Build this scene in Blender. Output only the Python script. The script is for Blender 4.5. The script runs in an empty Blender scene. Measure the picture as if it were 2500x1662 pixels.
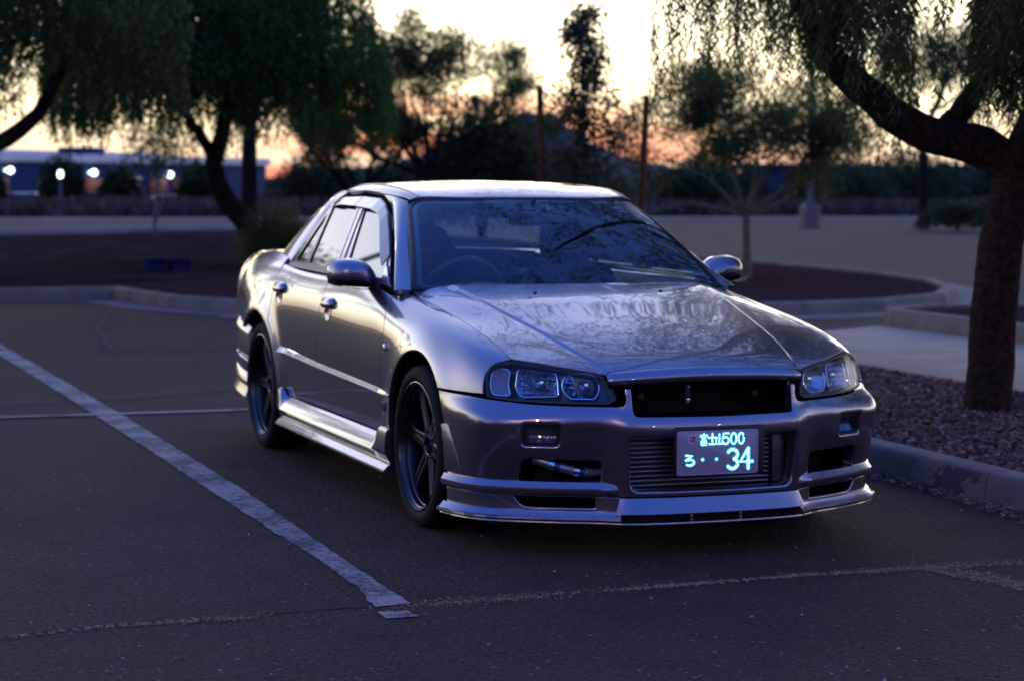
import bpy, bmesh, math, random
import numpy as np
from mathutils import Vector, Matrix
from mathutils.geometry import delaunay_2d_cdt

PI = math.pi
scene = bpy.context.scene
COL = scene.collection
rng = np.random.default_rng(7)
random.seed(7)

# ------------------------------------------------------------------ camera
cam_d = bpy.data.cameras.new('camera'); cam = bpy.data.objects.new('camera', cam_d); COL.objects.link(cam)
scene.camera = cam
def _cam_matrix(pos, yaw, pitch, roll):
    cy, sy, cp, sp = math.cos(yaw), math.sin(yaw), math.cos(pitch), math.sin(pitch)
    fw = Vector((cy * cp, sy * cp, sp)); r = Vector((sy, -cy, 0)); u = r.cross(fw)
    cr, sr = math.cos(roll), math.sin(roll)
    r2 = cr * r + sr * u; u2 = -sr * r + cr * u
    m = Matrix((r2, u2, -fw)).transposed().to_4x4(); m.translation = pos
    return m
cam.matrix_world = _cam_matrix(Vector((8.2431, -3.4425, 1.3945)), math.radians(160.0147), math.radians(-4.3267), math.radians(.314))
cam_d.sensor_width = 36; cam_d.lens = 76.16; cam_d.clip_start = .1; cam_d.clip_end = 6000
cam_d.dof.use_dof = True; cam_d.dof.focus_distance = 7.0; cam_d.dof.aperture_fstop = 3.5; cam_d.dof.aperture_blades = 7

# ------------------------------------------------------------------ dusk sky
SUN_AZ, SUN_EL = math.radians(162), math.radians(1.0)
world = bpy.data.worlds.new('World'); scene.world = world; world.use_nodes = True
wn, wl = world.node_tree.nodes, world.node_tree.links
wn.clear()
def WN(t, **kw):
    n = wn.new(t)
    for k, v in kw.items(): setattr(n, k, v)
    return n
def wmath(op, a, b=None, c=None):
    n = WN('ShaderNodeMath', operation=op)
    for i, q in enumerate((a, b, c)):
        if q is None: continue
        if isinstance(q, (int, float)): n.inputs[i].default_value = q
        else: wl.new(q, n.inputs[i])
    return n.outputs[0]
def wramp(fac, stops):
    n = WN('ShaderNodeValToRGB'); cr = n.color_ramp
    while len(cr.elements) < len(stops): cr.elements.new(.5)
    for e, (p, c) in zip(cr.elements, stops): e.position = p
    for e, (p, c) in zip(cr.elements, stops): e.color = (*c, 1)
    wl.new(fac, n.inputs[0]); return n.outputs[0]
def wmix(fac, a, b, blend='MIX'):
    n = WN('ShaderNodeMix', data_type='RGBA', blend_type=blend)
    for i, q in zip((0, 6, 7), (fac, a, b)):
        if isinstance(q, (int, float)): n.inputs[i].default_value = q
        elif isinstance(q, tuple): n.inputs[i].default_value = q
        else: wl.new(q, n.inputs[i])
    return n.outputs[2]
tc = WN('ShaderNodeTexCoord'); sep = WN('ShaderNodeSeparateXYZ'); wl.new(tc.outputs['Generated'], sep.inputs[0])
X_, Y_, Z_ = sep.outputs
el = wmath('MAXIMUM', Z_, 0.0)
hor = wmath('SQRT', wmath('MAXIMUM', wmath('SUBTRACT', 1.0, wmath('MULTIPLY', Z_, Z_)), 1e-4))
cosaz = wmath('DIVIDE', wmath('ADD', wmath('MULTIPLY', X_, math.cos(SUN_AZ)), wmath('MULTIPLY', Y_, math.sin(SUN_AZ))), hor)
mw = wmath('POWER', wmath('MULTIPLY_ADD', cosaz, .5, .5), 1.6)
es = wmath('POWER', el, .5)                     # square root: more room near the horizon
S = 2.6
def sc(c, k=1.0): return tuple(min(1, v * k / S) for v in c)
west = wramp(es, [(0, sc((.80, .52, .43))), (.10, sc((1.05, .82, .55))), (.15, sc((1.3, 1.12, .72))), (.20, sc((1.7, 1.56, 1.0))),
                  (.28, sc((2.2, 2.1, 1.55))), (.42, sc((2.1, 2.15, 2.1))), (.54, sc((1.15, 1.22, 1.65))), (.68, sc((.42, .50, .98))), (.82, sc((.12, .25, .88))), (1, sc((.06, .165, .82)))])
east = wramp(es, [(0, sc((.15, .11, .18))), (.2, sc((.16, .14, .30))), (.34, sc((.11, .16, .50))), (.55, sc((.065, .175, .80))), (.8, sc((.06, .175, .86))), (1, sc((.06, .165, .82)))])
skyc = wmix(mw, east, west)
# low streaks of lit cloud round the sunset
mp = WN('ShaderNodeMapping'); mp.inputs['Scale'].default_value = (3, 3, 34); wl.new(tc.outputs['Generated'], mp.inputs[0])
nz = WN('ShaderNodeTexNoise'); nz.inputs['Scale'].default_value = 2.2; nz.inputs['Detail'].default_value = 4; wl.new(mp.outputs[0], nz.inputs['Vector'])
cl = wramp(nz.outputs[0], [(.44, (0, 0, 0)), (.56, (1, 1, 1))])
lowband = wramp(el, [(0, (.9, .9, .9)), (.022, (.75, .75, .75)), (.05, (.12, .12, .12)), (.12, (0, 0, 0))])
clf = wmath('MULTIPLY', wmath('MULTIPLY', cl, lowband), wmath('POWER', wmath('MAXIMUM', cosaz, 0.0), 70.0))
skyc = wmix(clf, skyc, (.85 / S, .15 / S, .07 / S, 1))
nish = WN('ShaderNodeTexSky', sky_type='NISHITA'); nish.sun_disc = False; nish.sun_elevation = SUN_EL; nish.sun_rotation = PI / 2 - SUN_AZ
nish.air_density = 1.2; nish.dust_density = 2.0; nish.ozone_density = 3.0
bg1 = WN('ShaderNodeBackground'); wl.new(skyc, bg1.inputs[0]); bg1.inputs[1].default_value = S * 1.35
bg2 = WN('ShaderNodeBackground'); wl.new(nish.outputs[0], bg2.inputs[0]); bg2.inputs[1].default_value = .05
adds = WN('ShaderNodeAddShader'); wl.new(bg1.outputs[0], adds.inputs[0]); wl.new(bg2.outputs[0], adds.inputs[1])
wo = WN('ShaderNodeOutputWorld'); wl.new(adds.outputs[0], wo.inputs[0])
sun_d = bpy.data.lights.new('sun', 'SUN'); sun_d.energy = .12; sun_d.angle = math.radians(20); sun_d.color = (1, .62, .38)
sun = bpy.data.objects.new('sun', sun_d); COL.objects.link(sun)
sun.rotation_euler = Vector((-math.cos(SUN_AZ) * math.cos(.09), -math.sin(SUN_AZ) * math.cos(.09), -math.sin(.09))).to_track_quat('-Z', 'Y').to_euler()
sun.location = (-60, 20, 12)
vs = scene.view_settings; vs.view_transform = 'Standard'; vs.look = 'None'; vs.exposure = 0; vs.gamma = 1; vs.use_curve_mapping = False
scene.render.engine = 'CYCLES'
cy = scene.cycles; cy.use_denoising = True; cy.denoiser = 'OPENIMAGEDENOISE'; cy.max_bounces = 8; cy.transparent_max_bounces = 24
cy.diffuse_bounces = 3; cy.glossy_bounces = 4; cy.transmission_bounces = 6; cy.sample_clamp_indirect = 25; cy.caustics_reflective = False; cy.caustics_refractive = False
# ------------------------------------------------------------------ car surfaces (metres; +X is the car's nose, +Z up)
def spl(xs, ys):
    """natural cubic spline, linear beyond the ends; ys may be (n,) or (n,k)"""
    xs = np.asarray(xs, float); ys = np.asarray(ys, float)
    n = len(xs); h = np.diff(xs)
    A = np.zeros((n, n)); A[0, 0] = A[-1, -1] = 1
    r = np.zeros(ys.shape)
    d = (np.diff(ys, axis=0).T / h).T
    for i in range(1, n - 1):
        A[i, i - 1] = h[i - 1]; A[i, i] = 2 * (h[i - 1] + h[i]); A[i, i + 1] = h[i]
        r[i] = 6 * (d[i] - d[i - 1])
    m = np.linalg.solve(A, r)
    def f(x):
        x = np.asarray(x, float)
        xc = np.clip(x, xs[0], xs[-1])
        i = np.clip(np.searchsorted(xs, xc) - 1, 0, n - 2)
        hh = h[i]; a = (xs[i + 1] - xc) / hh; b = 1 - a
        if ys.ndim > 1:
            a = a[..., None]; b = b[..., None]; hh = hh[..., None]
        y = a * ys[i] + b * ys[i + 1] + ((a ** 3 - a) * m[i] + (b ** 3 - b) * m[i + 1]) * hh ** 2 / 6
        s0 = d[0] - h[0] * m[1] / 6; s1 = d[-1] + h[-1] * m[-2] / 6
        ex = x - xc
        if ys.ndim > 1: ex = ex[..., None]
        return y + np.where(ex < 0, ex * s0, ex * s1)
    return f

def card(vs):
    return spl(vs, np.eye(len(vs)))

def lerp1(x, tab):
    t = np.array(tab); return np.interp(x, t[:, 0], t[:, 1])

# ---- flank: sill -> shoulder -> hood gap / belt / boot edge, half width y and height z
FV = np.array([0, .10, .22, .32, .42, .52, .60, .672, .732, .782, .83])
FS = {
 -3.78: [(.500,.24),(.515,.33),(.525,.43),(.535,.52),(.540,.62),(.540,.71),(.535,.78),(.520,.85),(.490,.915),(.450,.955),(.400,.970)],
 -3.60: [(.715,.20),(.730,.29),(.738,.40),(.744,.50),(.748,.60),(.748,.70),(.742,.79),(.722,.87),(.688,.925),(.635,.964),(.565,.980)],
 -3.40: [(.772,.19),(.788,.29),(.797,.40),(.803,.50),(.806,.60),(.804,.70),(.797,.79),(.776,.87),(.743,.927),(.692,.970),(.625,.988)],
 -3.10: [(.826,.18),(.838,.28),(.846,.40),(.851,.50),(.853,.60),(.851,.70),(.844,.79),(.823,.87),(.790,.93),(.742,.976),(.678,.997)],
 -2.665:[(.855,.18),(.866,.28),(.873,.40),(.877,.50),(.878,.60),(.876,.70),(.868,.785),(.846,.865),(.815,.925),(.775,.975),(.725,1.003)],
 -2.20: [(.840,.18),(.852,.28),(.860,.40),(.864,.50),(.866,.60),(.865,.70),(.858,.78),(.840,.855),(.816,.905),(.788,.945),(.752,.972)],
 -1.50: [(.832,.18),(.844,.28),(.853,.40),(.858,.50),(.861,.60),(.860,.70),(.853,.78),(.836,.85),(.813,.90),(.787,.936),(.750,.965)],
 -.80:  [(.832,.18),(.845,.28),(.855,.40),(.860,.50),(.863,.60),(.861,.70),(.853,.775),(.834,.845),(.810,.893),(.784,.926),(.745,.955)],
 -.56:  [(.834,.18),(.847,.28),(.857,.40),(.862,.50),(.865,.60),(.862,.70),(.854,.77),(.836,.833),(.809,.872),(.774,.895),(.716,.908)],
 -.40:  [(.838,.18),(.850,.28),(.860,.40),(.866,.50),(.869,.60),(.866,.70),(.857,.765),(.838,.818),(.808,.855),(.765,.879),(.705,.893)],
 0.0:   [(.850,.18),(.864,.28),(.873,.40),(.878,.50),(.879,.60),(.872,.69),(.858,.745),(.836,.787),(.803,.815),(.757,.833),(.700,.843)],
 .30:   [(.848,.18),(.862,.28),(.871,.40),(.876,.50),(.875,.585),(.865,.65),(.851,.697),(.828,.739),(.798,.770),(.755,.790),(.698,.801)],
 .50:   [(.838,.18),(.850,.28),(.858,.40),(.858,.49),(.853,.555),(.843,.61),(.830,.655),(.811,.697),(.785,.730),(.748,.751),(.695,.763)],
 .64:   [(.800,.18),(.810,.28),(.816,.40),(.816,.48),(.812,.54),(.806,.585),(.797,.622),(.783,.658),(.763,.690),(.735,.715),(.690,.732)],
 .76:   [(.745,.18),(.750,.28),(.754,.40),(.755,.47),(.752,.52),(.748,.56),(.742,.595),(.733,.628),(.718,.660),(.700,.684),(.670,.700)],
}
_fx = np.array(sorted(FS)); _FY = spl(_fx, [[p[0] for p in FS[x]] for x in _fx]); _FZ = spl(_fx, [[p[1] for p in FS[x]] for x in _fx])
_FB = card(FV)
WR = .395                                   # wheel arch radius
def flank(x, v, off=0.0):
    x = np.atleast_1d(np.asarray(x, float)); v = np.atleast_1d(np.asarray(v, float))
    B = _FB(v); y = (B * _FY(x)).sum(-1); z = (B * _FZ(x)).sum(-1)
    for cx, amp in ((.08, .012), (-2.60, .026)):
        r = np.hypot(x - cx, z - .31)
        y = y + amp * np.exp(-((r - .390) / .075) ** 2)
    return np.stack([x, y + off, z], -1)
def flank_v(x, z):
    """domain v for a height z on the flank"""
    x = np.atleast_1d(np.asarray(x, float)); z = np.atleast_1d(np.asarray(z, float))
    lo = np.full(x.shape, -.2); hi = np.full(x.shape, .83)
    for _ in range(40):
        m = (lo + hi) / 2; zz = (_FB(m) * _FZ(x)).sum(-1)
        up = zz < z; lo = np.where(up, m, lo); hi = np.where(up, hi, m)
    return (lo + hi) / 2

# ---- bonnet
_hx = [-.60, -.45, -.28, -.05, .10, .25, .40, .55, .70, .80, .87, .92]
_hz = spl(_hx, [.951, .934, .911, .876, .848, .820, .792, .761, .726, .700, .676, .655])
_hy = spl([-.6, -.28, -.05, .25, .55, .70, .85, .95], [.592, .566, .544, .504, .462, .436, .402, .385])
_hd = spl([-.6, -.426, -.136, .11, .377, .549, .72, .9], [.046, .040, .031, .020, .010, .009, .010, .012])
_hg = spl([-.6, -.45, 0, .4, .7, .9], [.722, .716, .706, .700, .697, .690])
def hood_z(x, y):
    x = np.asarray(x, float); y = np.abs(np.asarray(y, float))
    zc = _hz(x); yc = _hy(x); yg = _hg(x)
    s = np.clip((y - yc) / (yg - yc), 0, 1.4)
    inner = zc + .016 * (1 - (np.minimum(y, yc) / yc) ** 2)
    w = np.clip((yc - y) / .014, 0, 1); step = .006 * w * w * (3 - 2 * w)
    return np.where(y < yc, inner + step, zc - _hd(x) * s ** 1.5)
def hood(x, y):
    return np.stack([x, y, hood_z(x, y)], -1)

# ---- headlight glass: plan curves at four heights
HC = np.array([0, .08, .19, .31, .39, .445, .48, .54])
_hl = {.54: [(.945,.37),(.918,.44),(.872,.54),(.806,.645),(.748,.715),(.695,.765),(.658,.79),(.60,.808)],
       .60: [(.920,.37),(.893,.44),(.846,.54),(.780,.645),(.724,.712),(.680,.760),(.655,.786),(.60,.804)],
       .66: [(.905,.37),(.877,.44),(.826,.54),(.760,.645),(.708,.707),(.668,.750),(.645,.776),(.60,.796)],
       .72: [(.880,.37),(.850,.44),(.796,.54),(.730,.64),(.684,.695),(.650,.735),(.630,.762),(.59,.786)]}
_hk = sorted(_hl); _HB = card(HC); _HL = spl(_hk, [np.array(_hl[k]).ravel() for k in _hk])
def lamp(s, z, off=0.0):
    s = np.atleast_1d(np.asarray(s, float)); z = np.atleast_1d(np.asarray(z, float))
    P = _HL(z).reshape(-1, len(HC), 2); B = _HB(s)
    xy = (P * B[..., None]).sum(1)
    return np.stack([xy[:, 0] + off * .8, xy[:, 1] + off * .6, z], -1)

# ---- front bumper: plan curves from the middle (s=0) round the corner to the wheel arch
BC = np.array([0, .17, .30, .365, .43, .56, .70, .80, .88, 1.02, 1.22])
_bp = {  # z: x,y columns
 .625:[(.975,0),(.970,.17),(.957,.30),(.945,.35),(.905,.40),(.838,.54),(.756,.66),(.690,.745),(.640,.795),(.52,.845),(.38,.872)],
 .590:[(.985,0),(.980,.17),(.966,.30),(.954,.35),(.918,.40),(.852,.54),(.770,.66),(.702,.748),(.650,.80),(.53,.852),(.38,.876)],
 .562:[(.992,0),(.987,.17),(.972,.30),(.960,.35),(.932,.40),(.868,.54),(.786,.665),(.716,.755),(.662,.808),(.54,.858),(.38,.880)],
 .535:[(.998,0),(.993,.17),(.980,.30),(.970,.35),(.946,.405),(.892,.545),(.812,.68),(.745,.775),(.690,.826),(.56,.868),(.38,.884)],
 .510:[(1.010,0),(1.006,.17),(.996,.305),(.985,.355),(.957,.41),(.906,.55),(.832,.69),(.770,.783),(.712,.832),(.57,.872),(.38,.885)],
 .480:[(1.020,0),(1.016,.17),(1.004,.31),(.990,.36),(.958,.41),(.905,.55),(.834,.69),(.775,.783),(.718,.832),(.57,.872),(.38,.885)],
 .440:[(1.016,0),(1.012,.17),(1.000,.31),(.985,.36),(.952,.41),(.899,.55),(.828,.69),(.768,.782),(.710,.831),(.56,.872),(.38,.885)],
 .360:[(1.008,0),(1.004,.17),(.990,.31),(.973,.36),(.938,.41),(.880,.55),(.808,.69),(.746,.780),(.688,.828),(.55,.870),(.38,.884)],
 .290:[(1.000,0),(.996,.17),(.980,.31),(.962,.36),(.926,.41),(.862,.55),(.785,.69),(.722,.778),(.665,.824),(.54,.867),(.38,.882)],
 .220:[(.995,0),(.990,.17),(.972,.31),(.954,.36),(.918,.41),(.850,.55),(.770,.69),(.708,.776),(.650,.822),(.53,.865),(.38,.880)],
 .140:[(.995,0),(.990,.17),(.972,.31),(.954,.36),(.918,.41),(.850,.55),(.768,.69),(.706,.776),(.648,.822),(.53,.865),(.38,.880)],
}
_bk = sorted(_bp); _BB = card(BC); _BL = spl(_bk, [np.array(_bp[k]).ravel() for k in _bk])
def bump(s, z, off=0.0):
    s = np.atleast_1d(np.asarray(s, float)); z = np.atleast_1d(np.asarray(z, float))
    P = _BL(z).reshape(-1, len(BC), 2)
    xy = (P * _BB(s)[..., None]).sum(1)
    if np.any(off):
        e = 1e-3
        t = (P * (_BB(s + e) - _BB(s - e))[..., None]).sum(1)
        t /= np.linalg.norm(t, axis=1)[:, None]
        xy = xy + np.stack([t[:, 1], -t[:, 0]], -1) * np.reshape(off, (-1, 1))
    return np.stack([xy[:, 0], xy[:, 1], z], -1)

# ---- greenhouse
def gy(z): return .780 - .60 * (z - .93) - .10 * (z - .93) * (z - 1.29)     # half width of the side glass at height z
WSB = spl([0, .25, .5, .72], [(-.36, .905), (-.372, .908), (-.41, .910), (-.475, .912)])     # windscreen foot: x,z against y
WST = spl([0, .2, .4, .505, .548], [(-.985, 1.300), (-.995, 1.299), (-1.032, 1.294), (-1.077, 1.287), (-1.096, 1.272)])
def screen(a, w, off=0.0):
    """a in -1..1 across, w in 0..1 from foot to roof"""
    a = np.atleast_1d(np.asarray(a, float)); w = np.atleast_1d(np.asarray(w, float))
    s = np.sign(a); A = np.abs(a)
    b = WSB(A * .72); t = WST(A * .546)
    yb = A * .72; yt = A * .546
    bul = .022 * 4 * w * (1 - w) + off
    return np.stack([b[:, 0] * (1 - w) + t[:, 0] * w + bul * .5, s * (yb * (1 - w) + yt * w), b[:, 1] * (1 - w) + t[:, 1] * w + bul * .85], -1)
_rz = spl([-.90, -.985, -1.09, -1.2, -1.4, -1.65, -1.9, -2.1, -2.3, -2.45][::-1], [1.272, 1.300, 1.325, 1.344, 1.363, 1.374, 1.373, 1.364, 1.338, 1.308][::-1])
_rd = spl([0, .2, .35, .45, .50, .53, .555, .58], [0, .003, .009, .015, .022, .033, .056, .105])
def roof(x, y):
    x = np.asarray(x, float); y = np.asarray(y, float)
    return np.stack([x, y, _rz(x) - _rd(np.abs(y))], -1)
# door gap curve over the side windows (from mirror foot over the rail to the rear quarter), and its partners
GAP = np.array([(-.500,.795,.912),(-.66,.745,.985),(-.808,.697,1.065),(-1.00,.643,1.152),(-1.205,.588,1.240),(-1.32,.568,1.274),(-1.45,.557,1.304)])
PIL = np.array([(-.480,.722,.914),(-.63,.680,.997),(-.80,.632,1.092),(-.95,.589,1.178),(-1.05,.560,1.236),(-1.092,.547,1.268),(-1.13,.542,1.283)])
CG = np.array([(-2.067,.556,1.307),(-2.16,.566,1.282),(-2.235,.585,1.250),(-2.285,.630,1.180),(-2.325,.682,1.090),(-2.37,.735,1.005),(-2.40,.765,.955)])
CR = np.array([(-2.20,.535,1.316),(-2.26,.543,1.312),(-2.34,.556,1.290),(-2.43,.592,1.235),(-2.53,.645,1.150),(-2.635,.705,1.045),(-2.70,.735,.990)])
def ruled(Ca, Cb, bulge, ref=(-1.3, 0, .7)):
    ta = np.linspace(0, 1, len(Ca)); fa = spl(ta, Ca); fb = spl(ta, Cb); ref = np.array(ref)
    def f(u, v, off=0.0):
        u = np.atleast_1d(np.asarray(u, float)); v = np.atleast_1d(np.asarray(v, float))
        A = fa(u); B = fb(u); p = A * (1 - v)[:, None] + B * v[:, None]
        o = p - ref; o[:, 0] *= .25; o /= np.linalg.norm(o, axis=1)[:, None]
        return p + o * (bulge * 4 * v * (1 - v) + off)[:, None]
    return f
apillar = ruled(GAP, PIL, .012)
cpillar = ruled(CG, CR, .012)
# boot lid
_tz = spl([-3.80, -3.70, -3.60, -3.30, -2.95, -2.70], [.955, .978, .988, 1.000, 1.010, 1.015])
def boot(x, y):
    x = np.asarray(x, float); y = np.asarray(y, float)
    return np.stack([x, y, _tz(x) - .012 * (y / .7) ** 2 - .012 * np.abs(y / .7) ** 6], -1)
# ------------------------------------------------------------------ helpers
def nt(name):
    m = bpy.data.materials.new(name); m.use_nodes = True
    return m, m.node_tree.nodes, m.node_tree.links, m.node_tree.nodes['Principled BSDF']
def mat(name, col, rough=.6, metal=0.0, coat=0.0, coat_rough=.03, var=.0, scale=20, bump=0.0, bscale=None, spec=.5, emis=None, estr=0.0, detail=3, trans=0.0):
    """principled with a little noise in colour, gloss and relief"""
    m, n, l, b = nt(name)
    b.inputs['Base Color'].default_value = (*col, 1); b.inputs['Roughness'].default_value = rough; b.inputs['Metallic'].default_value = metal
    b.inputs['Coat Weight'].default_value = coat; b.inputs['Coat Roughness'].default_value = coat_rough
    b.inputs['Specular IOR Level'].default_value = spec; b.inputs['Transmission Weight'].default_value = trans
    if emis: b.inputs['Emission Color'].default_value = (*emis, 1); b.inputs['Emission Strength'].default_value = estr
    if var or bump:
        t = n.new('ShaderNodeTexCoord'); z = n.new('ShaderNodeTexNoise'); z.inputs['Scale'].default_value = scale; z.inputs['Detail'].default_value = detail
        l.new(t.outputs['Object'], z.inputs['Vector'])
        if var:
            r = n.new('ShaderNodeValToRGB'); r.color_ramp.elements[0].position = .3; r.color_ramp.elements[1].position = .7
            r.color_ramp.elements[0].color = (*[c * (1 - var) for c in col], 1); r.color_ramp.elements[1].color = (*[min(1, c * (1 + var)) for c in col], 1)
            l.new(z.outputs[0], r.inputs[0]); l.new(r.outputs[0], b.inputs['Base Color'])
        if bump:
            z2 = z
            if bscale:
                z2 = n.new('ShaderNodeTexNoise'); z2.inputs['Scale'].default_value = bscale; z2.inputs['Detail'].default_value = 4; l.new(t.outputs['Object'], z2.inputs['Vector'])
            bp = n.new('ShaderNodeBump'); bp.inputs['Strength'].default_value = 1; bp.inputs['Distance'].default_value = bump
            l.new(z2.outputs[0], bp.inputs['Height']); l.new(bp.outputs[0], b.inputs['Normal'])
    return m

def tag(o, label=None, cat=None, group=None, kind=None):
    if label: o['label'] = label
    if cat: o['category'] = cat
    if group: o['group'] = group
    if kind: o['kind'] = kind
    return o
def link(name, me, m=None, parent=None):
    o = bpy.data.objects.new(name, me); COL.objects.link(o)
    if parent: o.parent = parent
    if m is not None:
        if not me.materials: me.materials.append(m)
    return o
def empty(name, loc=(0, 0, 0), parent=None, rz=0):
    o = bpy.data.objects.new(name, None); COL.objects.link(o); o.location = loc; o.rotation_euler = (0, 0, rz); o.empty_display_size = .2
    if parent: o.parent = parent
    return o
def raw_mesh(name, V, F, normals=None, sharp=None, smooth=True):
    """V (n,3); F list of index lists or (m,k) array"""
    me = bpy.data.meshes.new(name)
    V = np.asarray(V, np.float32)
    if isinstance(F, np.ndarray):
        k = F.shape[1]; me.vertices.add(len(V)); me.vertices.foreach_set('co', V.ravel())
        me.loops.add(F.size); me.loops.foreach_set('vertex_index', F.astype(np.int32).ravel())
        me.polygons.add(len(F)); me.polygons.foreach_set('loop_start', np.arange(0, F.size, k, dtype=np.int32))
        me.polygons.foreach_set('loop_total', np.full(len(F), k, np.int32))
        me.update(calc_edges=True)
    else:
        me.from_pydata(V.tolist(), [], [list(map(int, f)) for f in F]); me.update()
    if smooth: me.polygons.foreach_set('use_smooth', np.ones(len(me.polygons), bool))
    if sharp is not None and smooth: me.set_sharp_from_angle(angle=math.radians(sharp))
    if normals is not None: me.normals_split_custom_set_from_vertices(np.asarray(normals, float).tolist())
    return me

class G:
    """collects primitives into one mesh"""
    def __init__(s): s.V = []; s.F = []
    def add(s, V, F):
        o = len(s.V); s.V += [tuple(map(float, v)) for v in V]; s.F += [[i + o for i in f] for f in F]; return s
    def box(s, a, b, bev=0.0, M=None):
        bm = bmesh.new(); bmesh.ops.create_cube(bm, size=1)
        a = Vector(a); b = Vector(b); c = (a + b) / 2; d = b - a
        for v in bm.verts: v.co = Vector((v.co.x * d.x, v.co.y * d.y, v.co.z * d.z)) + c
        if bev: bmesh.ops.bevel(bm, geom=bm.edges[:], offset=bev, segments=2, affect='EDGES', profile=.5)
        if M is not None: bmesh.ops.transform(bm, matrix=M, verts=bm.verts[:])
        bm.verts.index_update()
        s.add([v.co for v in bm.verts], [[v.index for v in f.verts] for f in bm.faces]); bm.free(); return s
    def tube(s, pts, rad, n=8, caps=True):
        pts = [Vector(p) for p in pts]; rad = [rad] * len(pts) if isinstance(rad, (int, float)) else rad
        V = []; F = []; up = None
        for i, p in enumerate(pts):
            t = (pts[min(i + 1, len(pts) - 1)] - pts[max(i - 1, 0)]).normalized()
            if up is None:
                up = Vector((0, 0, 1)) if abs(t.z) < .9 else Vector((1, 0, 0))
            a = t.cross(up).normalized(); up = a.cross(t).normalized()
            for k in range(n):
                an = 2 * PI * k / n; V.append(p + (a * math.cos(an) + up * math.sin(an)) * rad[i])
        for i in range(len(pts) - 1):
            for k in range(n): F.append([i * n + k, i * n + (k + 1) % n, (i + 1) * n + (k + 1) % n, (i + 1) * n + k])
        if caps: F.append(list(range(n))[::-1]); F.append([(len(pts) - 1) * n + k for k in range(n)])
        return s.add(V, F)
    def lathe(s, prof, n=48, axis='Y', c=(0, 0, 0), flip=False):
        """prof: (radius, along axis)"""
        V = []; F = []; m = len(prof)
        for k in range(n):
            a = 2 * PI * k / n; ca, sa = math.cos(a), math.sin(a)
            for r, h in prof:
                p = {'Y': (r * ca, h, r * sa), 'Z': (r * ca, r * sa, h), 'X': (h, r * ca, r * sa)}[axis]
                V.append((p[0] + c[0], p[1] + c[1], p[2] + c[2]))
        for k in range(n):
            for i in range(m - 1):
                f = [k * m + i, k * m + i + 1, ((k + 1) % n) * m + i + 1, ((k + 1) % n) * m + i]
                F.append(f[::-1] if flip else f)
        return s.add(V, F)
    def grid(s, P, closed=False):
        """P (r,c,3)"""
        P = np.asarray(P); r, c = P.shape[:2]; F = []
        for i in range(r - 1):
            for j in range(c - 1 + (1 if closed else 0)):
                F.append([i * c + j, i * c + (j + 1) % c, (i + 1) * c + (j + 1) % c, (i + 1) * c + j])
        return s.add(P.reshape(-1, 3), F)
    def prism(s, poly, h0, h1, axis=2, bev=0.0, M=None):
        """extrude a 2-D outline"""
        bm = bmesh.new(); vs = []
        for p in poly:
            q = [p[0], p[1]]; q.insert(axis, h0); vs.append(bm.verts.new(q))
        f = bm.faces.new(vs); r = bmesh.ops.extrude_face_region(bm, geom=[f])
        d = [0, 0, 0]; d[axis] = h1 - h0
        bmesh.ops.translate(bm, vec=d, verts=[v for v in r['geom'] if isinstance(v, bmesh.types.BMVert)])
        bmesh.ops.recalc_face_normals(bm, faces=bm.faces[:])
        if bev: bmesh.ops.bevel(bm, geom=[e for e in bm.edges], offset=bev, segments=2, affect='EDGES', profile=.5)
        if M is not None: bmesh.ops.transform(bm, matrix=M, verts=bm.verts[:])
        bm.verts.index_update(); s.add([v.co for v in bm.verts], [[v.index for v in f.verts] for f in bm.faces]); bm.free(); return s
    def mirror(s):
        g = G(); g.V = [(x, -y, z) for x, y, z in s.V]; g.F = [f[::-1] for f in s.F]; return g
    def obj(s, name, m, parent=None, sharp=35, smooth=True):
        return link(name, raw_mesh(name, s.V, s.F, sharp=sharp, smooth=smooth), m, parent)

def resample(poly, d):
    out = []; n = len(poly)
    for i in range(n):
        a = np.array(poly[i], float); b = np.array(poly[(i + 1) % n], float); k = max(1, int(math.ceil(np.linalg.norm(b - a) / d)))
        for j in range(k): out.append(a + (b - a) * j / k)
    return np.array(out)
def rounded(poly, r, n=5):
    """round the corners of an outline; r one radius or one per corner"""
    out = []; m = len(poly); rr = [r] * m if isinstance(r, (int, float)) else r
    for i in range(m):
        p0, p1, p2 = (np.array(poly[(i + k) % m], float) for k in (-1, 0, 1))
        a = p0 - p1; b = p2 - p1; la, lb = np.linalg.norm(a), np.linalg.norm(b); k = min(rr[i], la * .48, lb * .48)
        if k < 1e-5: out.append(p1); continue
        s, e = p1 + a / la * k, p1 + b / lb * k
        for t in np.linspace(0, 1, n): out.append((1 - t) ** 2 * s + 2 * t * (1 - t) * p1 + t * t * e)
    return [tuple(p) for p in out]
def inside(P, poly):
    x, y = P[:, 0], P[:, 1]; c = np.zeros(len(P), bool); q = np.asarray(poly); n = len(q)
    for i in range(n):
        x0, y0 = q[i]; x1, y1 = q[(i + 1) % n]
        if y0 == y1: continue
        k = ((y0 > y) != (y1 > y)) & (x < (x1 - x0) * (y - y0) / (y1 - y0) + x0); c ^= k
    return c
def edge_dist(P, poly):
    d = np.full(len(P), 1e9); q = np.asarray(poly); n = len(q)
    for i in range(n):
        a, b = q[i], q[(i + 1) % n]; ab = b - a; t = np.clip(((P - a) @ ab) / max(ab @ ab, 1e-12), 0, 1)
        d = np.minimum(d, np.linalg.norm(P - (a + t[:, None] * ab), axis=1))
    return d
REF = np.array([-1.3, 0, .62])
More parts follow.
